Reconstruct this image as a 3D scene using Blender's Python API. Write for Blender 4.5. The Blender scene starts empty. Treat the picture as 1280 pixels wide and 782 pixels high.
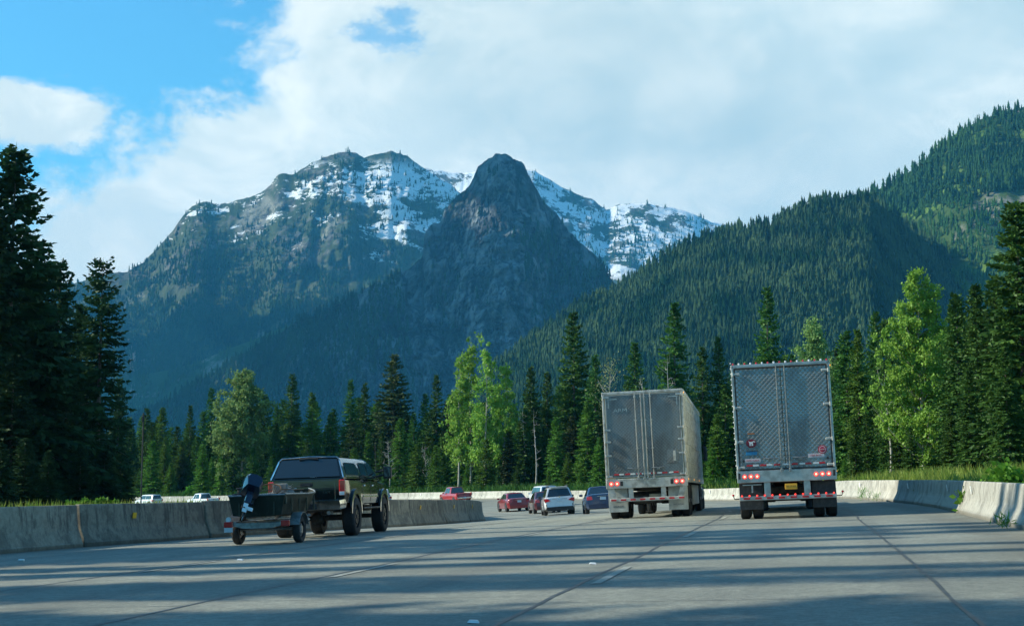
import bpy, bmesh, math, random
import numpy as np
from mathutils import Vector, Matrix

# ---------------------------------------------------------------- camera, sky, sun, exposure
sc = bpy.context.scene
COL = sc.collection
R = math.radians
PITCH = math.atan(206 / 1800)
cam_d = bpy.data.cameras.new('camera'); cam = bpy.data.objects.new('camera', cam_d); COL.objects.link(cam)
cam_d.sensor_width = 36; cam_d.lens = 36 * 1800 / 1280; cam_d.clip_start = 0.3; cam_d.clip_end = 30000
cam.location = (0, 0, 0); cam.rotation_euler = (R(90) + PITCH, 0, 0)
sc.camera = cam
SUN_EL, SUN_AZ = R(32), R(-84)            # azimuth from +Y towards +X: the sun stands left, a hair ahead
S_DIR = Vector((math.sin(SUN_AZ) * math.cos(SUN_EL), math.cos(SUN_AZ) * math.cos(SUN_EL), math.sin(SUN_EL)))
sun_d = bpy.data.lights.new('sun', 'SUN'); sun = bpy.data.objects.new('sun', sun_d); COL.objects.link(sun)
sun_d.energy = 5.0; sun_d.angle = R(0.5); sun_d.color = (1.0, 0.93, 0.74)
sun.rotation_euler = S_DIR.to_track_quat('Z', 'Y').to_euler()
sc.view_settings.view_transform = 'Standard'; sc.view_settings.look = 'None'
sc.view_settings.exposure = 0.62; sc.view_settings.gamma = 1; sc.view_settings.use_curve_mapping = False
sc.cycles.use_denoising = True
try: sc.cycles.denoiser = 'OPENIMAGEDENOISE'
except Exception: pass
sc.cycles.max_bounces = 7; sc.cycles.volume_bounces = 1; sc.cycles.transparent_max_bounces = 8
sc.cycles.sample_clamp_indirect = 6

world = bpy.data.worlds.new('World'); sc.world = world; world.use_nodes = True
nt = world.node_tree; nt.nodes.clear()
class NG:                                   # tiny node-graph helper
    def __init__(s, nt): s.nt = nt
    def n(s, t, **k):
        x = s.nt.nodes.new(t)
        for a, b in k.items(): setattr(x, a, b)
        return x
    def put(s, sock, v):
        if isinstance(v, bpy.types.NodeSocket): s.nt.links.new(v, sock)
        elif v is not None: sock.default_value = v
    def m(s, op, a, b=None, c=None, clamp=False):
        x = s.n('ShaderNodeMath', operation=op, use_clamp=clamp)
        for i, v in enumerate((a, b, c)):
            if v is not None: s.put(x.inputs[i], v)
        return x.outputs[0]
    def ss(s, v, a, b, o0=0.0, o1=1.0):
        x = s.n('ShaderNodeMapRange', interpolation_type='SMOOTHSTEP')
        s.put(x.inputs[0], v)
        for i, q in enumerate((a, b, o0, o1)): x.inputs[i + 1].default_value = q
        return x.outputs[0]
    def noise(s, vec, scale, detail=4, rough=.5, dist=0.0):
        x = s.n('ShaderNodeTexNoise'); s.put(x.inputs['Vector'], vec)
        x.inputs['Scale'].default_value = scale; x.inputs['Detail'].default_value = detail
        x.inputs['Roughness'].default_value = rough; x.inputs['Distortion'].default_value = dist
        return x.outputs[0]
    def mix(s, f, a, b):
        x = s.n('ShaderNodeMix', data_type='RGBA'); s.put(x.inputs[0], f)
        s.put(x.inputs[6], a if isinstance(a, bpy.types.NodeSocket) else (*a[:3], 1))
        s.put(x.inputs[7], b if isinstance(b, bpy.types.NodeSocket) else (*b[:3], 1))
        return x.outputs[2]
    def mapping(s, vec, scale=(1, 1, 1), rot=(0, 0, 0), loc=(0, 0, 0)):
        x = s.n('ShaderNodeMapping'); s.put(x.inputs[0], vec)
        x.inputs['Scale'].default_value = scale; x.inputs['Rotation'].default_value = rot; x.inputs['Location'].default_value = loc
        return x.outputs[0]
g = NG(nt)
tc = g.n('ShaderNodeTexCoord'); sep = g.n('ShaderNodeSeparateXYZ'); nt.links.new(tc.outputs['Generated'], sep.inputs[0])
DX, DY, DZ = sep.outputs
sky = g.n('ShaderNodeTexSky', sky_type='NISHITA'); sky.sun_disc = False
sky.sun_elevation = SUN_EL; sky.sun_rotation = SUN_AZ; sky.air_density = 1.3; sky.dust_density = 0.5; sky.ozone_density = 2.5
vec = g.mapping(tc.outputs['Generated'], scale=(1, 1, 1.7))
n1 = g.noise(vec, 7, 7, .58, .4); n2 = g.noise(vec, 3.2, 4, .5, .3); n3 = g.noise(vec, 22, 5, .6)
c0 = g.m('SUBTRACT', g.m('MULTIPLY', DX, .656), g.m('MULTIPLY', DZ, .755))
c0 = g.m('ADD', c0, g.m('MULTIPLY', g.m('SUBTRACT', n1, .5), .20))
c0 = g.m('ADD', c0, g.m('MULTIPLY', g.m('SUBTRACT', n3, .5), .045))
WX = g.m('ADD', DX, g.m('MULTIPLY', g.m('SUBTRACT', g.noise(vec, 26, 5, .65), .5), .10)); WZ = g.m('ADD', DZ, g.m('MULTIPLY', g.m('SUBTRACT', g.noise(g.mapping(vec, loc=(3, 1, 2)), 26, 5, .65), .5), .06))
def gau(x, z, r, amp):
    a = g.m('POWER', g.m('DIVIDE', g.m('SUBTRACT', WX, x), r), 2); b = g.m('POWER', g.m('DIVIDE', g.m('SUBTRACT', WZ, z), r * .6), 2)
    return g.m('MULTIPLY', g.m('EXPONENT', g.m('MULTIPLY', g.m('ADD', a, b), -1)), amp)
c0 = g.m('ADD', c0, g.m('MULTIPLY', g.m('SUBTRACT', g.noise(vec, 60, 5, .65), .5), .03))
big = g.ss(c0, -.356, -.322)
def blob(x, z, rx, rz, soft):
    a = g.m('POWER', g.m('DIVIDE', g.m('SUBTRACT', DX, x), rx), 2); b = g.m('POWER', g.m('DIVIDE', g.m('SUBTRACT', DZ, z), rz), 2)
    q = g.m('SQRT', g.m('ADD', a, b)); q = g.m('ADD', q, g.m('MULTIPLY', g.m('SUBTRACT', n1, .5), 2.6))
    q = g.m('ADD', q, g.m('MULTIPLY', g.m('SUBTRACT', n3, .5), 1.3))
    return g.ss(q, 1 + soft, 1 - soft, 0, 1)
small = blob(-.318, .236, .055, .022, .22)
cl = g.m('MAXIMUM', big, small)
for hx, hz_, hr in ((-.088, .300, .022), (.350, .300, .020)):
    cl = g.m('MULTIPLY', cl, g.ss(gau(hx, hz_, hr, 1.0), .15, 1.0, 1, .25))
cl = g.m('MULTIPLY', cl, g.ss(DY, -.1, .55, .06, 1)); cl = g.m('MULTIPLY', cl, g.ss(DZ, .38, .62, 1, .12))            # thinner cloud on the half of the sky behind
shade = g.m('ADD', g.ss(DX, -.05, .30, 0, .62), g.m('MULTIPLY', g.m('SUBTRACT', n2, .5), 2.6))
shade = g.m('ADD', shade, g.m('MULTIPLY', g.m('SUBTRACT', n1, .5), 1.1))
shade = g.m('MAXIMUM', g.m('MINIMUM', shade, 1), 0)
lump = g.noise(g.mapping(tc.outputs['Generated'], scale=(1, 1, 1.5), loc=(.03, 0, .02)), 9, 8, .62, .6)
hi = g.mix(g.ss(lump, .40, .62), (.70, .82, .82), (.95, 1.0, .94))
ccol = g.mix(shade, hi, (.40, .58, .64))
skyc = g.n('ShaderNodeMixRGB', blend_type='MULTIPLY'); skyc.inputs[0].default_value = 1
nt.links.new(sky.outputs[0], skyc.inputs[1]); skyc.inputs[2].default_value = (0.062, 0.152, 0.184, 1)
cs = g.n('ShaderNodeMixRGB', blend_type='MULTIPLY'); cs.inputs[0].default_value = 1
nt.links.new(ccol, cs.inputs[1]); cs.inputs[2].default_value = (8.0, 8.0, 8.0, 1)
# everything below is multiplied by the Background strength 0.1
sk10 = g.n('ShaderNodeMixRGB', blend_type='MULTIPLY'); sk10.inputs[0].default_value = 1
nt.links.new(skyc.outputs[0], sk10.inputs[1]); sk10.inputs[2].default_value = (7, 7, 7, 1)
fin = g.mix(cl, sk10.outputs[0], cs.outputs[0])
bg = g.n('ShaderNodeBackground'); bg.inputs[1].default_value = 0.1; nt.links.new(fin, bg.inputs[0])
wo = g.n('ShaderNodeOutputWorld'); nt.links.new(bg.outputs[0], wo.inputs[0])

# ---------------------------------------------------------------- bookkeeping helpers
random.seed(7)
def tag(o, label=None, cat=None, group=None, kind=None):
    if label: o['label'] = label
    if cat: o['category'] = cat
    if group: o['group'] = group
    if kind: o['kind'] = kind
    return o
def empty(name, loc=(0, 0, 0), label=None, cat=None, group=None):
    o = bpy.data.objects.new(name, None); COL.objects.link(o); o.location = loc; o.empty_display_size = .2
    return tag(o, label, cat, group)
def link(name, me, mat=None, parent=None):
    o = bpy.data.objects.new(name, me); COL.objects.link(o)
    if mat is not None: me.materials.append(mat)
    if parent is not None: o.parent = parent
    return o
CH = {}
def children(o): return [c for c in COL.objects if c.parent == o]
def copy_tree(o, parent=None):
    c = o.copy(); COL.objects.link(c)
    if parent is not None: c.parent = parent
    for ch in o.children[:]: copy_tree(ch, c)
    return c
class MB:
    """collects boxes, tubes, lofts; build() links them as one mesh object"""
    def __init__(s): s.bm = bmesh.new()
    def box(s, c, d, bev=0.0, rot=None, seg=1):
        r = bmesh.ops.create_cube(s.bm, size=1); vs = r['verts']
        bmesh.ops.scale(s.bm, vec=d, verts=vs)
        if bev > 0:
            es = list({e for v in vs for e in v.link_edges})
            rr = bmesh.ops.bevel(s.bm, geom=es, offset=bev, segments=seg, affect='EDGES', profile=.6)
            vs = list({v for f in rr['faces'] for v in f.verts} | {v for v in vs if v.is_valid})
            seen = set(vs); st = list(vs)
            while st:
                v = st.pop()
                for e in v.link_edges:
                    o = e.other_vert(v)
                    if o not in seen: seen.add(o); st.append(o)
            vs = list(seen)
        if rot: bmesh.ops.rotate(s.bm, cent=(0, 0, 0), matrix=Matrix.Rotation(rot[1], 3, rot[0]), verts=vs)
        bmesh.ops.translate(s.bm, vec=c, verts=vs); return s
    def cyl(s, c, r, h, axis='Z', n=20, r2=None, bev=0):
        q = bmesh.ops.create_cone(s.bm, cap_ends=True, segments=n, radius1=r, radius2=r if r2 is None else r2, depth=h); vs = q['verts']
        if axis == 'X': bmesh.ops.rotate(s.bm, cent=(0, 0, 0), matrix=Matrix.Rotation(R(90), 3, 'Y'), verts=vs)
        if axis == 'Y': bmesh.ops.rotate(s.bm, cent=(0, 0, 0), matrix=Matrix.Rotation(R(-90), 3, 'X'), verts=vs)
        bmesh.ops.translate(s.bm, vec=c, verts=vs); return s
    def sph(s, c, d, seg=12):
        q = bmesh.ops.create_uvsphere(s.bm, u_segments=seg, v_segments=max(6, seg // 2), radius=.5); vs = q['verts']
        bmesh.ops.scale(s.bm, vec=d, verts=vs); bmesh.ops.translate(s.bm, vec=c, verts=vs); return s
    def tube(s, pts, r, n=8, cap=True):
        pts = [Vector(p) for p in pts]; rr = r if isinstance(r, (list, tuple)) else [r] * len(pts); rings = []
        for i, p in enumerate(pts):
            t = (pts[min(i + 1, len(pts) - 1)] - pts[max(i - 1, 0)]).normalized()
            a = t.orthogonal().normalized() if i == 0 else (a0 - t * a0.dot(t)).normalized(); a0 = a; b = t.cross(a)
            rings.append([s.bm.verts.new(p + (a * math.cos(2 * math.pi * k / n) + b * math.sin(2 * math.pi * k / n)) * rr[i]) for k in range(n)])
        for A, B in zip(rings, rings[1:]):
            for k in range(n): s.bm.faces.new((A[k], A[(k + 1) % n], B[(k + 1) % n], B[k]))
        if cap:
            s.bm.faces.new(rings[0][::-1]); s.bm.faces.new(rings[-1])
        return s
    def loft(s, st, cap=True, closed=False):
        """st: stations of half-ring points (x>=0, y, z) from bottom to top; mirrored in x"""
        rings = []
        for h in st:
            rt = [s.bm.verts.new(p) for p in h]
            lf = [s.bm.verts.new((-p[0], p[1], p[2])) if abs(p[0]) > 1e-6 else None for p in h]
            ring = rt + [v for v in reversed(lf) if v is not None]; rings.append(ring)
        n = len(rings[0])
        for A, B in zip(rings, rings[1:]):
            for k in range(n): s.bm.faces.new((A[k], A[(k + 1) % n], B[(k + 1) % n], B[k]))
        if cap: s.bm.faces.new(rings[0]); s.bm.faces.new(rings[-1][::-1])
        return s
    def poly(s, pts, off, th):
        """a thin solid panel: polygon pts pushed along off (unit) by th"""
        off = Vector(off).normalized() * th
        a = [s.bm.verts.new(p) for p in pts]; b = [s.bm.verts.new(Vector(p) + off) for p in pts]; n = len(pts)
        s.bm.faces.new(a[::-1]); s.bm.faces.new(b)
        for k in range(n): s.bm.faces.new((a[k], a[(k + 1) % n], b[(k + 1) % n], b[k]))
        return s
    def disc(s, c, r, th, n=24, axis='Y', sx=1, sz=1):
        pts = [(c[0] + r * sx * math.cos(2 * math.pi * k / n), c[1], c[2] + r * sz * math.sin(2 * math.pi * k / n)) for k in range(n)]
        return s.poly(pts, (0, -1, 0), th)
    def build(s, name, mat=None, parent=None, smooth=False, ang=35):
        bmesh.ops.recalc_face_normals(s.bm, faces=s.bm.faces)
        me = bpy.data.meshes.new(name); s.bm.to_mesh(me); s.bm.free()
        if smooth:
            me.polygons.foreach_set('use_smooth', [True] * len(me.polygons))
            try: me.set_sharp_from_angle(angle=R(ang))
            except Exception: pass
        return link(name, me, mat, parent)
def mesh_np(name, V, F, smooth=False):
    """V (n,3), F (m,k) equal-sized faces"""
    V = np.asarray(V, np.float32); F = np.asarray(F, np.int32); me = bpy.data.meshes.new(name); m, k = F.shape
    me.vertices.add(len(V)); me.vertices.foreach_set('co', V.ravel())
    me.loops.add(m * k); me.loops.foreach_set('vertex_index', F.ravel())
    me.polygons.add(m); me.polygons.foreach_set('loop_start', np.arange(0, m * k, k, dtype=np.int32))
    me.polygons.foreach_set('use_smooth', np.full(m, smooth))
    me.update(calc_edges=True); return me
def ray(px, py):
    """pixel of the 1280x782 photograph -> (X/Y, Z/Y)"""
    y = 1800 * math.cos(PITCH) - (391 - py) * math.sin(PITCH)
    return (px - 640) / y, (1800 * math.sin(PITCH) + (391 - py) * math.cos(PITCH)) / y
def hsh(ix, iy, s):
    v = np.sin(ix * 127.1 + iy * 311.7 + s * 74.7) * 43758.5453; return v - np.floor(v)
def vn(x, y, s=0):
    ix = np.floor(x); iy = np.floor(y); fx = x - ix; fy = y - iy; fx = fx * fx * (3 - 2 * fx); fy = fy * fy * (3 - 2 * fy)
    a = hsh(ix, iy, s); b = hsh(ix + 1, iy, s); c = hsh(ix, iy + 1, s); d = hsh(ix + 1, iy + 1, s)
    return a + (b - a) * fx + (c - a) * fy + (a - b - c + d) * fx * fy
def fbm(x, y, o=5, s=0, ridged=False):
    t = 0; a = .5; tot = 0
    for i in range(o):
        v = vn(x, y, s + i * 13)
        if ridged: v = 1 - np.abs(2 * v - 1)
        t = t + a * v; tot += a; a *= .5; x = x * 2.03 + 11.3; y = y * 2.03 + 7.7
    return t / tot

# ---------------------------------------------------------------- materials
def mat(name, base=(.5, .5, .5), rough=.6, metal=0, coat=0, emis=None, estr=0, noise=None, bump=None, spec=.5):
    """noise=(scale, colour2, lo, hi) mottles the colour, bump=(scale, strength, distance)"""
    m = bpy.data.materials.new(name); m.use_nodes = True; g = NG(m.node_tree); p = m.node_tree.nodes['Principled BSDF']
    p.inputs['Base Color'].default_value = (*base, 1); p.inputs['Roughness'].default_value = rough; p.inputs['Metallic'].default_value = metal
    p.inputs['Coat Weight'].default_value = coat; p.inputs['Coat Roughness'].default_value = .06; p.inputs['Specular IOR Level'].default_value = spec
    tc = g.n('ShaderNodeTexCoord').outputs['Object']
    if noise:
        f = g.ss(g.noise(tc, noise[0], 5, .6), noise[2], noise[3]); g.put(p.inputs['Base Color'], g.mix(f, base, noise[1]))
    if bump:
        b = g.n('ShaderNodeBump'); b.inputs['Strength'].default_value = bump[1]; b.inputs['Distance'].default_value = bump[2]
        g.put(b.inputs['Height'], g.noise(tc, bump[0], 4, .6)); g.put(p.inputs['Normal'], b.outputs[0])
    if emis: p.inputs['Emission Color'].default_value = (*emis, 1); p.inputs['Emission Strength'].default_value = estr
    return m
def leafmat(name, c1, c2, transl=.35, scale=.35, rough=.6, tint=(.8, 1.25), gloss=.014):
    m = bpy.data.materials.new(name); m.use_nodes = True; nt = m.node_tree; g = NG(nt); nt.nodes.clear()
    tc = g.n('ShaderNodeTexCoord').outputs['Object']; oi = g.n('ShaderNodeObjectInfo')
    f = g.ss(g.noise(tc, scale, 4, .65), .35, .65); c = g.mix(f, c1, c2)
    hs = g.n('ShaderNodeHueSaturation'); g.put(hs.inputs['Color'], c)
    g.put(hs.inputs['Value'], g.ss(oi.outputs['Random'], 0, 1, tint[0], tint[1])); g.put(hs.inputs['Hue'], g.ss(oi.outputs['Random'], 0, 1, .488, .512))
    d = g.n('ShaderNodeBsdfDiffuse'); t = g.n('ShaderNodeBsdfTranslucent'); gl = g.n('ShaderNodeBsdfGlossy'); gl.inputs['Roughness'].default_value = .5
    g.put(d.inputs[0], hs.outputs[0]); g.put(t.inputs[0], hs.outputs[0]); gl.inputs[0].default_value = (.8, .9, .8, 1)
    mx = g.n('ShaderNodeMixShader'); mx.inputs[0].default_value = transl; g.put(mx.inputs[1], d.outputs[0]); g.put(mx.inputs[2], t.outputs[0])
    m2 = g.n('ShaderNodeMixShader'); m2.inputs[0].default_value = gloss; g.put(m2.inputs[1], mx.outputs[0]); g.put(m2.inputs[2], gl.outputs[0])
    o = g.n('ShaderNodeOutputMaterial'); g.put(o.inputs[0], m2.outputs[0]); return m
M = {}
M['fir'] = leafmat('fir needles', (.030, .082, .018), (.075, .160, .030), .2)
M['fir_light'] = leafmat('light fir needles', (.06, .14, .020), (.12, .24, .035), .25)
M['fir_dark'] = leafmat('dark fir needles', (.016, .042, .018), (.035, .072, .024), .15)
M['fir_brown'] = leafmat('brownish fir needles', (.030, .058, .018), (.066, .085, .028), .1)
M['leaf'] = leafmat('cottonwood leaves', (.15, .30, .04), (.26, .42, .07), .35, .6)
M['leaf_pale'] = leafmat('pale alder leaves', (.15, .26, .08), (.24, .38, .12), .35, .6)
M['bud'] = leafmat('sparse pale buds', (.22, .27, .10), (.28, .30, .14), .3, .6)
M['bush'] = leafmat('bush leaves', (.07, .2, .02), (.13, .30, .035), .35, 2)
M['grassblade'] = leafmat('grass blades', (.13, .22, .03), (.26, .30, .07), .35, 1.0)
M['bark'] = mat('grey bark', (.16, .13, .11), .9, noise=(9, (.08, .065, .055), .35, .65))
M['bark_pale'] = mat('pale bark', (.42, .40, .34), .85, noise=(6, (.22, .2, .17), .4, .7))
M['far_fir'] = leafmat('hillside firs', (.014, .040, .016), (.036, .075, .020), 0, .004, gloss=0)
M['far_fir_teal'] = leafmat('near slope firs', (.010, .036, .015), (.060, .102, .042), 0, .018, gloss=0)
M['far_fir_lit'] = leafmat('young hillside firs', (.025, .07, .018), (.065, .125, .028), 0, .004, gloss=0)  # brighter green copy for sunlit slopes; the light is in the colour

# ---------------------------------------------------------------- the road's geometry
S0 = Vector((12, 40)); H0 = .2; RAD = 180.0
T0 = Vector((math.sin(H0), math.cos(H0))); NR = Vector((math.cos(H0), -math.sin(H0))); CC = S0 - NR * RAD
UK = [-400, -80, -42, -14, 0, 6, 31, 36, 47, 72, 112, 199, 300, 600]
ZK = [-1.4, -1.15, -1.04, -.93, -.89, -.88, -.95, -1.12, -1.34, -1.75, -2.15, -3.6, -4.8, -7]
BK_U = [-400, -42, -12, 6, 12, 31, 600]; BK = [.03, .03, .035, .043, .050, .066, .066]
WK_U = [-400, -40, -12, -6, -2, 12, 31, 45, 600]; WK = [21.5, 21.5, 21.5, 21.2, 20.4, 18.8, 17.1, 17, 17]
def _sm(u, K, V, h=5):
    return sum(np.interp(np.asarray(u) + d, K, V) for d in (-h, -h / 2, 0, h / 2, h)) / 5
def zr(u): return _sm(u, UK, ZK)
def bank(u): return _sm(u, BK_U, BK)
def Wd(u): return _sm(u, WK_U, WK)
def uw(x, y):
    x = np.asarray(x, float); y = np.asarray(y, float)
    al = (x - S0.x) * T0.x + (y - S0.y) * T0.y
    ws = -((x - S0.x) * NR.x + (y - S0.y) * NR.y)
    dx = x - CC.x; dy = y - CC.y; ph = np.arctan2(dy, dx) + H0
    ph = np.where(ph < -1.6, ph + 2 * math.pi, ph)
    st = (al < 0) & (ws < 160)
    return np.where(st, al, np.clip(ph, 0, 4) * RAD), np.where(st, ws, RAD - np.hypot(dx, dy))
def xy(u, w):
    u = np.asarray(u, float); w = np.asarray(w, float); ph = np.maximum(u, 0) / RAD - H0; r = RAD - w
    xs = S0.x + T0.x * u - NR.x * w; ys = S0.y + T0.y * u - NR.y * w
    return np.where(u < 0, xs, CC.x + r * np.cos(ph)), np.where(u < 0, ys, CC.y + r * np.sin(ph))
def zroad(u, w): return zr(u) - bank(u) * np.asarray(w, float)
def sst(x, a, b):
    t = np.clip((x - a) / (b - a), 0, 1); return t * t * (3 - 2 * t)
def ground_z(x, y):
    u, w = uw(x, y); W = Wd(u); wc = np.clip(w, 0, W); base = zroad(u, wc) - .25
    out = np.maximum(-w, 0); inn = np.maximum(w - W, 0)
    z = base + sst(out, .5, 2.2) * .80 + np.minimum(out, 60) * .012 + sst(inn, .5, 2.5) * .75
    n = (fbm(np.asarray(x) / 9, np.asarray(y) / 9, 3, 5) - .5) * .5 * sst(np.maximum(out, inn), 1.5, 6)
    return z + n
def pos(px, Yd):
    """a spot on the ground plane seen in column px at depth Yd"""
    return ray(px, 600)[0] * Yd
# ---------------------------------------------------------------- ground and road
def grid_axis(a, b, fine0, fine1, df, dc):
    out = [a]
    while out[-1] < b:
        x = out[-1]; d = df if fine0 <= x <= fine1 else min(dc, df + max(fine0 - x, x - fine1) * .12); out.append(x + d)
    return np.array(out)
def heightmat():
    m = bpy.data.materials.new('forest floor'); m.use_nodes = True; g = NG(m.node_tree); p = m.node_tree.nodes['Principled BSDF']
    tc = g.n('ShaderNodeTexCoord').outputs['Object']
    f = g.ss(g.noise(tc, .35, 6, .65), .4, .62); f2 = g.ss(g.noise(tc, 3, 5, .6), .45, .6)
    c = g.mix(f, (.045, .065, .02), (.10, .12, .035)); c = g.mix(g.m('MULTIPLY', f2, .5), c, (.12, .095, .06))
    g.put(p.inputs['Base Color'], c); p.inputs['Roughness'].default_value = .95
    b = g.n('ShaderNodeBump'); b.inputs['Strength'].default_value = .8; b.inputs['Distance'].default_value = .15
    g.put(b.inputs['Height'], g.noise(tc, 2.5, 6, .7)); g.put(p.inputs['Normal'], b.outputs[0]); return m
xa = grid_axis(-4900, 4900, -80, 60, 1.6, 220); ya = grid_axis(-400, 6700, -10, 260, 1.6, 220)
GX, GY = np.meshgrid(xa, ya); GZ = ground_z(GX, GY)
far = sst(np.hypot(GX, GY - 100), 300, 900); GZ = GZ * (1 - far) + far * (-8)
nx, ny = len(xa), len(ya); idx = np.arange(nx * ny).reshape(ny, nx)
Fq = np.stack([idx[:-1, :-1], idx[:-1, 1:], idx[1:, 1:], idx[1:, :-1]], -1).reshape(-1, 4)
tag(link('ground', mesh_np('ground', np.stack([GX, GY, GZ], -1).reshape(-1, 3), Fq, True), heightmat()), kind='structure')

def roadmat():
    m = bpy.data.materials.new('worn concrete road'); m.use_nodes = True; g = NG(m.node_tree); p = m.node_tree.nodes['Principled BSDF']
    tc = g.n('ShaderNodeTexCoord'); ob = tc.outputs['Object']; uv = tc.outputs['UV']
    s = g.n('ShaderNodeSeparateXYZ'); g.put(s.inputs[0], uv); U, W_ = s.outputs[0], s.outputs[1]
    c = g.mix(g.ss(g.noise(ob, .5, 6, .6), .35, .65), (.21, .225, .19), (.29, .30, .25))
    c = g.mix(g.m('MULTIPLY', g.ss(g.noise(ob, 9, 5, .8), .38, .62), .6), c, (.115, .12, .11))          # aggregate
    c = g.mix(g.m('MULTIPLY', g.ss(g.noise(ob, 45, 2, .7), .5, .7), .5), c, (.34, .34, .31))
    # oil and tyre bands run along each lane
    ph = g.m('MULTIPLY', g.m('SUBTRACT', W_, 2.6), 2 * math.pi / 3.7 * 2); band = g.m('COSINE', ph)
    k = g.m('MULTIPLY', g.ss(band, -.2, 1, 0, .35), g.ss(g.noise(g.mapping(uv, scale=(.08, 1.2, 1)), 1, 4, .6), .3, .6))
    c = g.mix(k, c, (.11, .115, .11))
    # slab by slab tone
    sl = g.n('ShaderNodeTexWhiteNoise', noise_dimensions='2D'); cb = g.n('ShaderNodeCombineXYZ')
    g.put(cb.inputs[0], g.m('FLOOR', g.m('DIVIDE', U, 4.6))); g.put(cb.inputs[1], g.m('FLOOR', g.m('DIVIDE', g.m('SUBTRACT', W_, 2.6), 3.7))); g.put(sl.inputs[0], cb.outputs[0])
    hs = g.n('ShaderNodeHueSaturation'); g.put(hs.inputs['Color'], c); g.put(hs.inputs['Value'], g.ss(sl.outputs[0], 0, 1, .93, 1.07))
    # long pale wear streaks
    w2 = g.ss(g.noise(g.mapping(uv, scale=(.35, 3.5, 1)), 1, 5, .7), .6, .75); c = g.mix(g.m('MULTIPLY', w2, .3), hs.outputs[0], (.32, .32, .29))
    dirt = g.ss(W_, 2.2, .1, 0, .55); dn = g.m('MULTIPLY', dirt, g.ss(g.noise(ob, 1.4, 5, .7), .35, .6)); c = g.mix(dn, c, (.13, .115, .085))
    g.put(p.inputs['Base Color'], c); p.inputs['Roughness'].default_value = .8; p.inputs['Specular IOR Level'].default_value = .35
    b = g.n('ShaderNodeBump'); b.inputs['Strength'].default_value = .9; b.inputs['Distance'].default_value = .02
    g.put(b.inputs['Height'], g.noise(ob, 30, 4, .8)); g.put(p.inputs['Normal'], b.outputs[0]); return m
ua = np.concatenate([np.arange(-70, 60, 1.5), np.arange(60, 420, 4)]); fr = np.linspace(0, 1, 25)
UU, FF = np.meshgrid(ua, fr); WW = -.25 + FF * (Wd(UU) + .5); XX, YY = xy(UU, WW); ZZ = zroad(UU, WW)
n1_, n0_ = UU.shape; idx = np.arange(n0_ * n1_).reshape(n1_, n0_)
Fq = np.stack([idx[:-1, :-1], idx[1:, :-1], idx[1:, 1:], idx[:-1, 1:]], -1).reshape(-1, 4)[:, ::-1]
rme = mesh_np('road', np.stack([XX, YY, ZZ], -1).reshape(-1, 3), Fq, True)
uvl = rme.uv_layers.new(name='UVMap'); li = np.empty(len(rme.loops), np.int32); rme.loops.foreach_get('vertex_index', li)
uvl.data.foreach_set('uv', np.stack([UU.ravel()[li], WW.ravel()[li]], -1).astype(np.float32).ravel())
tag(link('road', rme, roadmat()), kind='structure')

def strip(name, us, wc, wid, m, lift=.004, wob=0, seed=0):
    us = np.asarray(us, float); off = (fbm(us * .35, us * 0 + seed, 4, seed) - .5) * 2 * wob; wv = wid * (1 - .5 * fbm(us * 1.3, us * 0, 3, seed + 3)) if wob else wid + 0 * us
    V = []; 
    for sgn in (-.5, .5):
        w = wc + off + sgn * wv; x, y = xy(us, w); V.append(np.stack([x, y, zroad(us, w) + lift], -1))
    n = len(us); V = np.concatenate(V); i = np.arange(n - 1)
    return V, np.stack([i, i + 1, i + 1 + n, i + n], -1)
def join(parts):
    V = []; F = []; o = 0
    for v, f in parts: V.append(v); F.append(f + o); o += len(v)
    return np.concatenate(V), np.concatenate(F)
M['tar'] = mat('tar sealant', (.020, .022, .023), .5, noise=(3, (.05, .053, .05), .5, .65))
M['lane_paint'] = mat('worn lane paint', (.33, .34, .30), .7, noise=(3, (.25, .26, .225), .40, .52))
LANES = [2.55, 6.3, 10.1, 13.85]
joints = [strip('j', np.arange(-66, 240, 1.0), w, .07 if k else .06, None, .004, .06, k + 1) for k, w in enumerate(LANES)]
for k, (u0, u1, w) in enumerate([(-34, -31.2, 3.1), (-28, -20, 4.4), (-23.5, -21, 11.6), (-14, -10, 10.9)]):     # sealed cracks and transverse joints
    pass
V, F = join(joints); tag(link('pavement_joints', mesh_np('pavement_joints', V, F), M['tar']), kind='structure')
tj = []
for u in np.arange(-60, 120, 4.6):
    for k in range(4):
        w0 = LANES[k] + .05; ww = np.linspace(w0, w0 + 3.6, 8); uu = np.full(8, u + (0, .8, .3, 1.1)[k] + .02 * k)
        V = []
        for s_ in (-.008, .008):
            x, y = xy(uu + s_, ww); V.append(np.stack([x, y, zroad(uu, ww) + .004], -1))
        i = np.arange(7); tj.append((np.concatenate(V), np.stack([i, i + 1, i + 9, i + 8], -1)))
V, F = join(tj); tag(link('slab_joints', mesh_np('slab_joints', V, F), M['tar']), kind='structure')
ds = []
for k, w in enumerate(LANES[1:]):
    for u in np.arange(-62 + 2.1 * k, 200, 12.2): ds.append(strip('d', np.linspace(u, u + 3, 6), w - .16, .11, None, .008))

V, F = join(ds); tag(link('lane_markings', mesh_np('lane_markings', V, F), M['lane_paint']), kind='structure')

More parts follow.
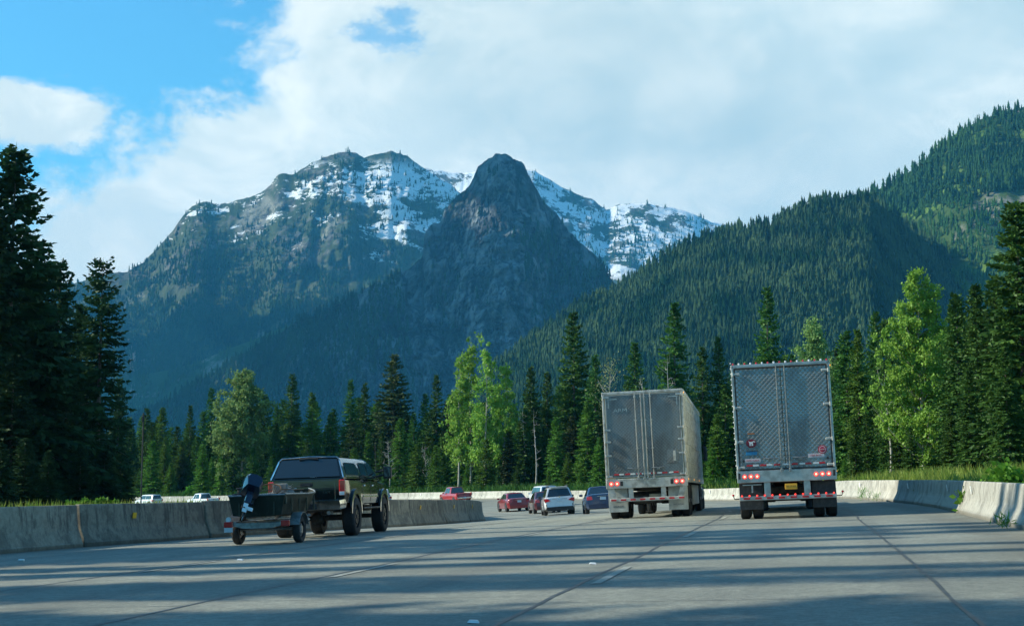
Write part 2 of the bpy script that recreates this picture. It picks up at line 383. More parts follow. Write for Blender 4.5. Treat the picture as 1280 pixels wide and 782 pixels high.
# ---------------------------------------------------------------- mountains
def mountmat(kind):
    m = bpy.data.materials.new(kind + ' mountain'); m.use_nodes = True; g = NG(m.node_tree); p = m.node_tree.nodes['Principled BSDF']
    ob = g.n('ShaderNodeTexCoord').outputs['Object']; sp = g.n('ShaderNodeSeparateXYZ'); g.put(sp.inputs[0], ob); X, Y, Z = sp.outputs
    ge = g.n('ShaderNodeNewGeometry'); sn = g.n('ShaderNodeSeparateXYZ'); g.put(sn.inputs[0], ge.outputs['Normal'])
    wob = g.noise(ob, .004, 6, .65)
    rocknoise = g.noise(g.mapping(ob, scale=(1, 1, .45), rot=(0, .5, 0)), .016, 8, .72, .6); rn2 = g.noise(g.mapping(ob, scale=(1.6, 1, .5), rot=(0, -.6, 0)), .05, 6, .7, .4)
    if kind == 'peak':
        rock = g.mix(g.ss(rocknoise, .42, .60), (.035, .04, .046), (.25, .28, .30)); rock = g.mix(g.m('MULTIPLY', g.ss(rn2, .5, .7), .6), rock, (.38, .41, .42))
        veg = g.ss(g.m('ADD', g.m('MULTIPLY', g.m('SUBTRACT', wob, .5), 3), g.ss(g.noise(ob, .02, 5, .7), .3, .7, -.5, .5)), -.2, .35)
        vo = g.n('ShaderNodeTexVoronoi', feature='DISTANCE_TO_EDGE'); g.put(vo.inputs['Vector'], g.mapping(ob, scale=(1, 1, .38), rot=(0, .45, 0))); vo.inputs['Scale'].default_value = .014
        rock = g.mix(g.ss(vo.outputs[0], .0, .07, .75, 0), rock, (.02, .022, .026))
        lowx = g.m('MAXIMUM', g.ss(X, 60, 330, 0, .9), g.ss(X, -240, -520, 0, 1))
        c = g.mix(g.m('MULTIPLY', g.m('MAXIMUM', g.m('MULTIPLY', veg, .45), lowx), .9), rock, (.03, .05, .022))
    elif kind in ('snow', 'snowfar'):
        rock = g.mix(g.ss(rocknoise, .38, .62), (.05, .052, .05), (.20, .19, .165))
        low = g.ss(Z, 760, 420)
        veg = g.m('MAXIMUM', g.m('MULTIPLY', g.ss(g.noise(ob, .010, 6, .7), .40, .52), .85), low)
        c = g.mix(veg, rock, (.035, .062, .018))
        scar = g.m('MULTIPLY', g.ss(g.noise(ob, .0035, 3, .5), .60, .66), g.ss(g.noise(ob, .02, 5, .7), .42, .55))
        c = g.mix(g.m('MULTIPLY', scar, .8), c, (.30, .29, .25))
        if kind == 'snow':
            hgt = g.ss(Z, 540, 960, -.22, .03); rt = g.ss(X, -950, -330, -.02, .10)
            s_ = g.m('ADD', g.m('ADD', g.noise(g.mapping(ob, scale=(1, 1, 2.2), rot=(0, .35, 0)), .0062, 5, .6), g.m('MULTIPLY', g.m('SUBTRACT', g.noise(g.mapping(ob, scale=(1, 1, 1.7)), .035, 6, .8, .5), .5), .75)), g.m('ADD', hgt, rt))
            cren = g.ss(Z, 1040, 990)
            snow = g.m('MULTIPLY', g.m('MULTIPLY', g.ss(s_, .555, .575), g.ss(g.m('ADD', Z, g.m('MULTIPLY', rocknoise, 90)), 1060, 1015)), g.ss(g.m('ADD', Z, g.m('MULTIPLY', wob, 150)), 540, 610))
        else:
            s_ = g.m('ADD', g.noise(g.mapping(ob, scale=(1, 1, 1.5)), .009, 5, .6), g.m('MULTIPLY', g.m('SUBTRACT', g.noise(ob, .03, 6, .8), .5), .8))
            snow = g.m('MULTIPLY', g.ss(s_, .46, .49), g.ss(g.m('ADD', Z, g.m('MULTIPLY', wob, 300)), 860, 930))
        c = g.mix(snow, c, (.80, .83, .86))
    else:
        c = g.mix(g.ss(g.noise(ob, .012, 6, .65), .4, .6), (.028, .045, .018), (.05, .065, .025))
        if kind == 'lit':  # slopes taken as sunlit get their brightness painted into the green
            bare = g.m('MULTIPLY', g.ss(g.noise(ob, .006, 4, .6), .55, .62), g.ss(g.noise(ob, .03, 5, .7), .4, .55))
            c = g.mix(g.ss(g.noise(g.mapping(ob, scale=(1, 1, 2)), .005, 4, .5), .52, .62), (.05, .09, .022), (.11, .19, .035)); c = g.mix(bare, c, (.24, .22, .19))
    g.put(p.inputs['Base Color'], c); p.inputs['Roughness'].default_value = .95; p.inputs['Specular IOR Level'].default_value = .1
    b = g.n('ShaderNodeBump'); b.inputs['Strength'].default_value = 1; b.inputs['Distance'].default_value = 16 if kind == 'peak' else 7
    g.put(b.inputs['Height'], g.noise(g.mapping(ob, scale=(1, 1, .4), rot=(0, .45, 0)) if kind == 'peak' else ob, .03, 9, .75, .5)); g.put(p.inputs['Normal'], b.outputs[0])
    return m
MT = {}
def mountain(name, crest, Yc, Yb, zb, dep, gx, gz, n=420, nv=200, shape=1.0, jag=2.0, seed=0, kind='snow', back=.45, gyc=None):
    """a ridge whose crest follows the given skyline directions at depth Yc, falling towards the road to depth Yb"""
    crest = np.array(crest, float); px = np.linspace(crest[0, 0], crest[-1, 0], n); py = np.interp(px, crest[:, 0], crest[:, 1])
    py = py - (fbm(px / 14, px * 0, 4, seed + 50) - .5) * jag * 2 - (fbm(px / 4, px * 0, 3, seed + 60) - .5) * jag
    A, E = ray(px, py); yc = Yc + (np.interp(px, gyc[0], gyc[1]) if gyc else 0); zc = E * yc
    v = np.concatenate([np.linspace(0, 1, nv), 1 + np.linspace(.03, back, 24)])
    Vg, Ag = np.meshgrid(v, A, indexing='ij'); YC = np.broadcast_to(yc, Vg.shape); ZC = np.broadcast_to(zc, Vg.shape)
    f = np.where(Vg <= 1, np.clip(Vg, 0, 1) ** shape, np.maximum(1 - (Vg - 1) * 1.1, 0))
    Z = zb + (ZC - zb) * f; Y = Yb + (YC - Yb) * Vg; X = Ag * Y
    win = np.sin(np.clip(Vg, 0, 1) * math.pi) ** .6 * .85 + np.where(Vg > 1, .3, 0)
    wx = X + (fbm(X / (gx * 2), Z / (gz * 2), 3, seed + 5) - .5) * gx
    r = fbm(wx / gx, Z / gz, 6, seed, True) - .55; r2 = fbm(wx / (gx * .22), Z / (gz * .25), 5, seed + 9, True) - .55
    r3 = fbm(wx / (gx * .07), Z / (gz * .09), 3, seed + 19, True) - .55
    Y = Y + dep * win * (r * 1.0 + r2 * .42 + r3 * (.16 if kind == 'peak' else .05)); Z = Z + dep * .12 * win * r2
    V = np.stack([Ag * Y, Y, Z], -1); nv_, n_ = Vg.shape
    idx = np.arange(nv_ * n_).reshape(nv_, n_); Fq = np.stack([idx[:-1, :-1], idx[:-1, 1:], idx[1:, 1:], idx[1:, :-1]], -1).reshape(-1, 4)
    o = link(name, mesh_np(name, V.reshape(-1, 3), Fq, kind != 'peak'), mountmat(kind)); tag(o, kind='structure')
    MT[name] = (V, nv, px, v); return o
SNOWFAR = [(440, 215), (500, 205), (545, 212), (580, 217), (620, 212), (668, 213), (682, 222), (700, 232), (722, 243), (740, 249), (758, 262), (775, 256), (800, 254), (830, 257), (860, 265), (890, 277), (915, 283), (930, 284), (1010, 292), (1150, 320)]
SNOW = [(-420, 470), (-200, 400), (0, 368), (100, 352), (140, 340), (160, 338), (178, 328), (195, 312), (215, 290), (232, 266), (240, 258), (256, 252), (272, 254), (300, 250), (325, 241), (338, 232), (344, 222), (352, 217), (366, 218), (385, 206), (404, 196), (428, 189), (445, 190), (455, 197), (468, 193), (490, 189), (508, 194), (522, 206), (540, 216), (565, 232), (600, 262), (680, 320), (800, 420)]
PEAK = [(60, 560), (120, 535), (200, 505), (300, 445), (380, 398), (440, 372), (480, 350), (512, 335), (528, 322), (531, 290), (540, 279), (550, 279), (556, 262), (570, 246), (582, 236), (592, 222), (598, 206), (606, 200), (620, 195), (634, 195), (647, 200), (655, 206), (661, 220), (668, 232), (680, 250), (694, 264), (706, 282), (722, 297), (738, 312), (752, 330), (768, 352), (785, 372), (830, 410), (900, 470), (1000, 560)]
SPUR = [(560, 520), (600, 480), (640, 452), (680, 420), (715, 394), (740, 379), (765, 367), (790, 353), (810, 338), (835, 322), (860, 310), (890, 300), (925, 291), (960, 283), (1000, 266), (1030, 256), (1060, 254), (1080, 250), (1092, 251), (1110, 264), (1140, 290), (1180, 318), (1230, 350), (1300, 385), (1400, 425)]
RIDGE = [(760, 420), (900, 330), (1000, 292), (1060, 258), (1090, 240), (1120, 226), (1150, 206), (1170, 192), (1184, 174), (1200, 164), (1225, 150), (1250, 142), (1280, 134), (1360, 108), (1500, 90), (1700, 60), (2100, 90)]
MIDR = [(-300, 420), (0, 470), (90, 500), (170, 470), (240, 455), (300, 430), (360, 408), (420, 388), (470, 362), (500, 352), (520, 352), (560, 372), (640, 430)]
mountain('snow_mountain', SNOWFAR, 5600, 4200, -60, 130, 300, 420, 360, 160, 1.0, 1.5, 3, 'snowfar')
mountain('snowy_mountain', SNOW, 4500, 3500, -60, 170, 300, 420, 620, 260, 1.05, 2.2, 11, 'snow')
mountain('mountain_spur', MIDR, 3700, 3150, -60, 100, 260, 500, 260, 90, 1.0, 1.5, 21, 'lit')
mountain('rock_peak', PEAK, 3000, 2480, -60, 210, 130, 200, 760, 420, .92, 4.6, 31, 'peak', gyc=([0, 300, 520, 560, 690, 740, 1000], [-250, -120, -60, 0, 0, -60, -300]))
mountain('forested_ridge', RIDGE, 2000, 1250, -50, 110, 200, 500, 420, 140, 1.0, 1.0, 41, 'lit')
mountain('forested_spur', SPUR, 1500, 950, -40, 90, 150, 240, 420, 120, 1.0, 1.5, 51, 'forest', gyc=([0, 600, 1085, 1110, 1200, 1400], [0, 0, 0, 90, 350, 500]))

# hillside forests: real little firs, merged per hillside
def fir_shapes(rng, k=8, tiers=4, sides=6):
    out = []
    for _ in range(k):
        V = []; F = []
        for t in range(tiers):
            z0 = .08 + .86 * t / tiers; z1 = min(1.0, z0 + .44 - .03 * t); r = .17 * (1 - z0) ** .8 + .02; o = len(V); a0 = rng.random() * 6
            for i in range(sides):
                a = a0 + 2 * math.pi * i / sides; q = r * rng.uniform(.55, 1.25); V.append((q * math.cos(a), q * math.sin(a), z0 + rng.uniform(-.03, .05)))
            V.append((0, 0, z1))
            for i in range(sides): F.append((o + i, o + (i + 1) % sides, o + sides))
        out.append((np.array(V), np.array(F)))
    return out
def forest(name, mt, count, hmin, hmax, dens, m, seed, label, vmax=1.0, cat='forest'):
    V, nv, px, v = MT[mt]; rng = np.random.default_rng(seed); sh = fir_shapes(rng)
    fi = rng.random(count * 3) * (nv - 1) * vmax; fj = rng.random(count * 3) * (V.shape[1] - 1.001); i = np.minimum(fi.astype(int), nv - 2); j = fj.astype(int); a = (fi - i)[:, None]; b = (fj - j)[:, None]
    P = V[i, j] * (1 - a) * (1 - b) + V[i + 1, j] * a * (1 - b) + V[i, j + 1] * (1 - a) * b + V[i + 1, j + 1] * a * b
    yy = P[:, 1]; sx = 640 + P[:, 0] / yy * 1812; sy = 597 - P[:, 2] / yy * 1812 
    keep = dens(P, rng, sx, sy) & (sx > -60) & (sx < 1345) & (sy < 620); P = P[keep][:count]
    n = len(P); h = rng.uniform(hmin, hmax, n) * (0.75 + .5 * vn(P[:, 0] / 60, P[:, 2] / 60, seed)); wd = h * rng.uniform(.75, 1.25, n); which = rng.integers(0, len(sh), n); rot = rng.random(n) * 6.3
    parts = []
    for k, (sv, sf) in enumerate(sh):
        q = np.where(which == k)[0]
        if not len(q): continue
        c, s = np.cos(rot[q])[:, None], np.sin(rot[q])[:, None]
        x = (sv[None, :, 0] * c - sv[None, :, 1] * s) * wd[q, None] + P[q, 0, None]; y = (sv[None, :, 0] * s + sv[None, :, 1] * c) * wd[q, None] + P[q, 1, None]
        z = sv[None, :, 2] * h[q, None] + P[q, 2, None] - h[q, None] * .06
        parts.append((np.stack([x, y, z], -1).reshape(-1, 3), (sf[None] + (np.arange(len(q)) * len(sv))[:, None, None]).reshape(-1, 3)))
    VV, FF = join(parts); o = link(name, mesh_np(name, VV, FF), M[m]); tag(o, label, cat, kind='stuff'); print(name, n); return o
f3 = lambda P, s, sc_: fbm(P[:, 0] / sc_, P[:, 2] / sc_, 3, s)
forest('hillside_forest', 'forested_spur', 24000, 10, 20, lambda P, r, sx, sy: (f3(P, 1, 60) > .16), 'far_fir_teal', 1, 'dense dark green fir forest covering the near slope behind the two trailers')
forest('hillside_forest', 'forested_ridge', 9000, 14, 22, lambda P, r, sx, sy: (sx > 1040) & (r.random(len(P)) < np.where((sy < 235 + (1280 - sx) * .18) | (sy > 390), 1, .0)), 'far_fir', 2, 'dark firs along the crest and foot of the high right hand ridge')
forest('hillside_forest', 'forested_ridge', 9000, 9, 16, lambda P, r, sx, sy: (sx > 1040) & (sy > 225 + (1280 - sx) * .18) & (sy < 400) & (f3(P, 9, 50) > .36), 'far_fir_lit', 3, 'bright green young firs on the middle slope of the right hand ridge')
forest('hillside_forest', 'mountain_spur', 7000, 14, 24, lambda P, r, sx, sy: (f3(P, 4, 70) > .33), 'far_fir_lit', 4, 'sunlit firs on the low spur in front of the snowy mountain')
forest('hillside_forest', 'rock_peak', 9000, 12, 22, lambda P, r, sx, sy: ((sx < 500 + (sy - 350) * .15) & (f3(P, 5, 60) > .3)) | ((sx > 655 + (sy - 330) * .12) & (f3(P, 6, 60) > .42) & (sy > 250)) | ((sy > 200) & (r.random(len(P)) < .10) & (f3(P, 7, 40) > .5)), 'far_fir', 5, 'dark firs clinging to both flanks of the grey rock peak')
forest('hillside_forest', 'snowy_mountain', 30000, 10, 22, lambda P, r, sx, sy: (f3(P, 8, 90) > .44 - .18 * sst(P[:, 2], 900, 350)) & (r.random(len(P)) < 1 - .80 * sst(P[:, 2] + 120 * f3(P, 3, 200), 520, 880)), 'far_fir', 6, 'firs thinning out below the snowfields of the left mountain')
forest('hillside_forest', 'snow_mountain', 6000, 13, 24, lambda P, r, sx, sy: (sx > 640) & (f3(P, 12, 120) > .46) & (r.random(len(P)) < 1 - .65 * sst(P[:, 2], 800, 960)), 'far_fir', 7, 'scattered firs on the snow of the farthest mountain')

# unseen clouds, added only to shade the rock peak and lower left slopes
cb_ = bmesh.new(); rngc = random.Random(4)
for k in range(40):
    t = rngc.random(); x = -3500 + 2250 * t; y = 2560 + rngc.random() * 760
    if k > 27: x = -3700 + 900 * t; y = 3450 + rngc.random() * 750
    rr = rngc.uniform(170, 300) * (1 - abs(t - .5) * .5)
    q = bmesh.ops.create_icosphere(cb_, subdivisions=3, radius=rr)
    bmesh.ops.scale(cb_, vec=(1.25, 1.0, .55), verts=q['verts']); bmesh.ops.translate(cb_, vec=(x, y, 1780 + rngc.uniform(-40, 110)), verts=q['verts'])
for v_ in cb_.verts:
    p_ = v_.co; d_ = float(fbm(np.array(p_.x / 90 + p_.z / 70), np.array(p_.y / 90 + p_.z / 110), 4, 2)); v_.co += v_.normal * (d_ - .5) * 90
cm_ = bpy.data.meshes.new('cloud'); cb_.to_mesh(cm_); cb_.free()
tag(link('cloud', cm_, mat('white cloud', (.85, .87, .9), 1)), kind='structure')
n_ = bpy.data.materials['white cloud'].node_tree; g_ = NG(n_); tr_ = g_.n('ShaderNodeBsdfTransparent'); mx_ = g_.n('ShaderNodeMixShader'); mx_.inputs[0].default_value = .10
g_.put(mx_.inputs[1], n_.nodes['Principled BSDF'].outputs[0]); g_.put(mx_.inputs[2], tr_.outputs[0]); g_.put([q for q in n_.nodes if q.type == 'OUTPUT_MATERIAL'][0].inputs[0], mx_.outputs[0])

# the air
hz = bpy.data.materials.new('blue mountain haze'); hz.use_nodes = True; hn = hz.node_tree; hn.nodes.clear()
pv = hn.nodes.new('ShaderNodeVolumePrincipled'); pv.inputs['Color'].default_value = (.10, .50, .92, 1); pv.inputs['Density'].default_value = 0.68e-4; pv.inputs['Anisotropy'].default_value = 0.1
ho = hn.nodes.new('ShaderNodeOutputMaterial'); hn.links.new(pv.outputs[0], ho.inputs['Volume'])
tag(MB().box((0, 3400, 640), (10600, 7700, 1420)).build('haze', hz), 'thin blue haze filling the valley in front of the mountains', 'haze', kind='stuff')
# ---------------------------------------------------------------- barriers
def barriermat(name, c1, c2, c3, moss=.0):
    m = bpy.data.materials.new(name); m.use_nodes = True; g = NG(m.node_tree); p = m.node_tree.nodes['Principled BSDF']
    tc = g.n('ShaderNodeTexCoord').outputs['Object']; oi = g.n('ShaderNodeObjectInfo').outputs['Random']
    off = g.n('ShaderNodeVectorMath', operation='ADD'); cb = g.n('ShaderNodeCombineXYZ'); g.put(cb.inputs[0], g.m('MULTIPLY', oi, 40)); g.put(off.inputs[0], tc); g.put(off.inputs[1], cb.outputs[0]); v = off.outputs[0]
    sp = g.n('ShaderNodeSeparateXYZ'); g.put(sp.inputs[0], tc)
    run = g.noise(g.mapping(v, scale=(6, 6, .45)), 1.2, 6, .7, .2); blot = g.noise(v, 1.6, 6, .65)
    c = g.mix(g.ss(g.noise(v, 7, 6, .7), .35, .65), c1, c2)
    c = g.mix(g.m('MULTIPLY', g.ss(run, .50, .62), g.ss(sp.outputs[2], .15, .6, .25, .85)), c, c3)
    c = g.mix(g.m('MULTIPLY', g.ss(blot, .50, .60), .55), c, c3)
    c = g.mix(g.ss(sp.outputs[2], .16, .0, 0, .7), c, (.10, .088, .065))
    hs = g.n('ShaderNodeHueSaturation'); g.put(hs.inputs['Color'], c); g.put(hs.inputs['Value'], g.ss(oi, 0, 1, .85, 1.12))
    g.put(p.inputs['Base Color'], hs.outputs[0]); p.inputs['Roughness'].default_value = .88
    b = g.n('ShaderNodeBump'); b.inputs['Strength'].default_value = .6; b.inputs['Distance'].default_value = .02
    g.put(b.inputs['Height'], g.noise(v, 12, 6, .75)); g.put(p.inputs['Normal'], b.outputs[0]); return m
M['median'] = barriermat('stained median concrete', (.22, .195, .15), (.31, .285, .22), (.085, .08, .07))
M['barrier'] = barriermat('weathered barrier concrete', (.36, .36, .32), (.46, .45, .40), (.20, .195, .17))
M['yellow_refl'] = mat('amber reflector', (.85, .48, .02), .35, emis=(.85, .45, .02), estr=.0)
M['white_refl'] = mat('white reflector', (.85, .85, .82), .4)
def barrier_mesh(L, H, seed, chip=True):
    b = MB(); rng = random.Random(seed); nst = 14; k = H / .81
    prof = [(.30, -.12), (.30, .075 * k), (.275, .10 * k), (.165, .33 * k), (.145, .40 * k), (.085, .785 * k), (.07, .81 * k)]
    st = []
    for i in range(nst + 1):
        x = -L / 2 + L * i / nst; e = .02 if i in (0, nst) else 0
        if i == 1: x = -L / 2 + .03
        if i == nst - 1: x = L / 2 - .03
        st.append([(max(.02, q[0] - e + rng.uniform(-.004, .004)), x, q[1] - (e if q[1] > .5 else 0)) for q in prof])
    b.loft(st); me = b.bm; bmesh.ops.recalc_face_normals(me, faces=me.faces)
    bmesh.ops.rotate(me, cent=(0, 0, 0), matrix=Matrix.Rotation(R(-90), 3, 'Z'), verts=me.verts)     # length along x
    m = bpy.data.meshes.new('concrete_barrier'); me.to_mesh(m); me.free(); return m
def put_on_road(o, u, w, dz=0.0, du=3.0, turn=0.0):
    x0, y0 = xy(u - du, w); x1, y1 = xy(u + du, w); x, y = xy(u, w); z0, z1, z = zroad(u - du, w), zroad(u + du, w), zroad(u, w)
    o.location = (float(x), float(y), float(z) + dz); o.rotation_euler = (0, -math.atan2(float(z1 - z0), 2 * du), math.atan2(float(y1 - y0), float(x1 - x0)) + turn)
SEG = 6.1
rb = [barrier_mesh(SEG - .05, .81, s) for s in (1, 2, 3)]; mbm = [barrier_mesh(SEG - .05, 1.03, s) for s in (4, 5, 6)]
for m_ in rb: m_.materials.append(M['barrier'])
for m_ in mbm: m_.materials.append(M['median'])
def plate(name, w, h, m, parent, x, y, z, tilt=0, t=.02):
    o = MB().box((0, 0, 0), (w, t, h), .004).build(name, m, parent); o.location = (x, y, z); o.rotation_euler = (tilt, 0, 0); return o
k = 0; rngb = random.Random(2)
for i in range(60):
    u = -36 + SEG * i; w = -.30
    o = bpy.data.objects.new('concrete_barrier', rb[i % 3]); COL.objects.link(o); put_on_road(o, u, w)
    sx = 640 + o.location.x / max(o.location.y, 1) * 1812
    d = o.location.y
    if o.location.y < 14 or sx > 1400:
        lab, grp = 'pale concrete barrier segment running on past the right edge of the picture', 'barrier segments beyond the right edge'
    elif sx > 1232: lab, grp = 'near pale barrier segment with weeds and dirt at its foot', 'near pale barrier segments'
    elif sx > 1180: lab, grp = 'sunlit pale barrier segment carrying a bright white reflector, just right of the long shadow', 'barrier segments right of the shadow'
    elif sx > 1135: lab, grp = 'barrier segment lying in the shadow of the right hand trailer', 'shadowed barrier segments'
    elif sx > 1108: lab, grp = 'barrier segment lying in the shadow of the right hand trailer', 'shadowed barrier segments'
    elif sx > 1042: lab, grp = 'pale barrier segment with small white reflectors between the shadow and the right hand trailer', 'barrier segments right of the right hand trailer'
    elif sx > 875: lab, grp = 'sunlit barrier segment seen behind or between the two trailers', 'barrier segments between the trailers'
    elif sx > 600: lab, grp = 'far sunlit barrier segment behind the cars in the middle of the curve', 'barrier segments behind the cars'
    else: lab, grp = 'far white sunlit barrier segment seen over the stained median wall', 'barrier segments beyond the median wall'
    tag(o, lab, 'barrier', grp)
    if sx < 1240 and i % 2 == 0 or 1180 < sx < 1240: plate('reflector', .13 if sx > 1100 else .22, .19 if sx > 1100 else .2, M['white_refl'], o, rngb.uniform(-1, 1), .165, .60, -.12)
for i in range(30):
    u = -42 + SEG * i; w = float(Wd(u)) + .30
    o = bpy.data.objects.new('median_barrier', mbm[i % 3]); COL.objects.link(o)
    x0, y0 = xy(u - 3, Wd(u - 3) + .3); x1, y1 = xy(u + 3, Wd(u + 3) + .3); x, y = xy(u, w)
    o.location = (float(x), float(y), float(zroad(u, Wd(u)))); o.rotation_euler = (0, -math.atan2(float(zroad(u + 3, w) - zroad(u - 3, w)), 6), math.atan2(float(y1 - y0), float(x1 - x0)))
    sx = 640 + o.location.x / max(o.location.y, 1) * 1812
    if o.location.y < 31: lab, grp = 'stained concrete median wall segment running on past the left edge of the picture', 'median wall segments beyond the left edge'
    elif sx < 120: lab, grp = 'stained concrete median wall segment below the dark fir trees, leftmost in view', None
    elif sx < 225: lab, grp = 'stained concrete median wall segment carrying a square amber plate', None
    elif sx < 330: lab, grp = 'stained concrete median wall segment partly behind the small boat', None
    elif sx < 480: lab, grp = 'stained concrete median wall segment hidden behind the black pickup and its boat', 'median wall segments behind the pickup'
    elif u < 33: lab, grp = 'stained median wall segment with small amber reflectors between the pickup and the red sedan', 'median wall segments right of the pickup'
    else: lab, grp = 'median wall segment curving away out of sight behind the nearer median wall', 'median wall segments round the bend'
    tag(o, lab, 'barrier', grp)
    if 120 <= sx < 225: plate('reflector', .17, .15, M['yellow_refl'], o, -.7, -.17, .72, .1)
    if 480 <= sx and u < 33: plate('reflector', .13, .16, M['yellow_refl'], o, rngb.uniform(-1.5, .5), -.17, .72, .1)

# ---------------------------------------------------------------- trees
def tube_np(pts, rad, n=6):
    pts = np.array(pts, float); V = []; F = []
    a0 = None
    for i, p in enumerate(pts):
        t = pts[min(i + 1, len(pts) - 1)] - pts[max(i - 1, 0)]; t /= np.linalg.norm(t) + 1e-9
        a = np.cross(t, (0, 0, 1) if abs(t[2]) < .9 else (1, 0, 0)) if a0 is None else a0 - t * np.dot(a0, t)
        a /= np.linalg.norm(a) + 1e-9; a0 = a; b = np.cross(t, a)
        for k in range(n):
            th = 2 * math.pi * k / n; V.append(p + (a * math.cos(th) + b * math.sin(th)) * rad[i])
    for i in range(len(pts) - 1):
        for k in range(n): F.append((i * n + k, i * n + (k + 1) % n, (i + 1) * n + (k + 1) % n, (i + 1) * n + k))
    return np.array(V), np.array(F)
def blades(P, D, Wv, L, Wd_):
    """kite quads: base P, direction D, width axis Wv"""
    m = P + D * L[:, None] * .45; V = np.stack([P, m - Wv * Wd_[:, None], P + D * L[:, None], m + Wv * Wd_[:, None]], 1).reshape(-1, 3)
    return V, np.arange(len(V)).reshape(-1, 4)
def norm(a): return a / (np.linalg.norm(a, axis=-1, keepdims=True) + 1e-9)
def fir_mesh(seed, H, Rd, step=.42, bare=.06, pw=.85, nb=6, bl=.30, ragged=.35, sparse=0, width=.085, curve=0):
    rng = np.random.default_rng(seed); P = []; D = []; L = []; W = []; limbs = []
    z = H * bare
    while z < H * .985:
        t = z / H; lr = Rd * ((1 - t) ** pw) * (1 if t > bare + .12 else .55 + .45 * (t - bare) / .12)
        for k in range(max(3, int(nb * (1 - .35 * t)))):
            if rng.random() < sparse: continue
            Lb = lr * rng.uniform(1 - ragged, 1.0 + ragged * .35) + .12; az = rng.random() * 2 * math.pi; el = math.radians(32 * t ** 1.5 * 1.2 - 14 + rng.uniform(-9, 9)); sag = .10 / (Lb + .4) * (1.5 - t)
            ns = max(3, int(Lb / bl)); d = np.linspace(.12 * Lb, Lb, ns); ca, sa = math.cos(az), math.sin(az)
            S = np.stack([ca * d, sa * d, z + math.tan(el) * d - sag * d * d + .05 * np.maximum(d - .7 * Lb, 0)], -1)
            if Lb > .9 and rng.random() < .4: limbs.append(np.array([[0, 0, z], S[len(S) // 2], S[-1] * .98 + np.array([0, 0, z]) * .0]))
            side = np.array([-sa, ca, 0]); fw = np.array([ca, sa, math.tan(el) * .8])
            for sg in (-1, 1):
                dd = norm(fw * rng.uniform(.55, 1.1, (ns, 1)) + side * sg * rng.uniform(.5, 1.2, (ns, 1)) + np.array([0, 0, -1]) * rng.uniform(.0, .75, (ns, 1)))
                P.append(S); D.append(dd); L.append((.36 * (Lb - d) + .26 + .05 * Lb) * rng.uniform(.7, 1.25, ns)); W.append(np.full(ns, width) * rng.uniform(.7, 1.5, ns))
            P.append(S[-1:]); D.append(norm(fw[None])); L.append(np.array([.3 + .08 * Lb])); W.append(np.array([width]))
            P.append(S); dn = norm(np.array([0, 0, -1.0]) + rng.normal(0, .35, (ns, 3))); D.append(dn); L.append(rng.uniform(.18, .42, ns) * (.6 + .2 * Lb)); W.append(np.full(ns, width))
        z += step * (1.15 - .5 * t) * rng.uniform(.7, 1.3)
    P, D, L, W = map(np.concatenate, (P, D, L, W)); wv = norm(np.cross(D, rng.normal(0, 1, D.shape)))
    if curve: P[:, 0] += curve * (P[:, 2] / H) ** 2
    V, F = blades(P, D, wv, L, W); V = V * 1.0
    tip = np.array([[0.05, 0, H - .5], [0, .05, H - .5], [curve, 0, H + .15], [-.05, 0, H - .5]]); F = np.concatenate([F, [[len(V), len(V) + 1, len(V) + 2, len(V) + 3]]]); V = np.concatenate([V, tip])
    zz = np.linspace(-.4, H * .97, 9); r0 = .011 * H + .05
    tv = [tube_np([(curve * max(q / H, 0) ** 2, 0, q) for q in zz], r0 * (1.02 - zz / H), 7)]
    for l_ in limbs[:70]: tv.append(tube_np(l_, [.035, .022, .008], 4))
    TV, TF = join(tv); return mesh_np('crown', V, F), mesh_np('trunk', TV, TF, True)
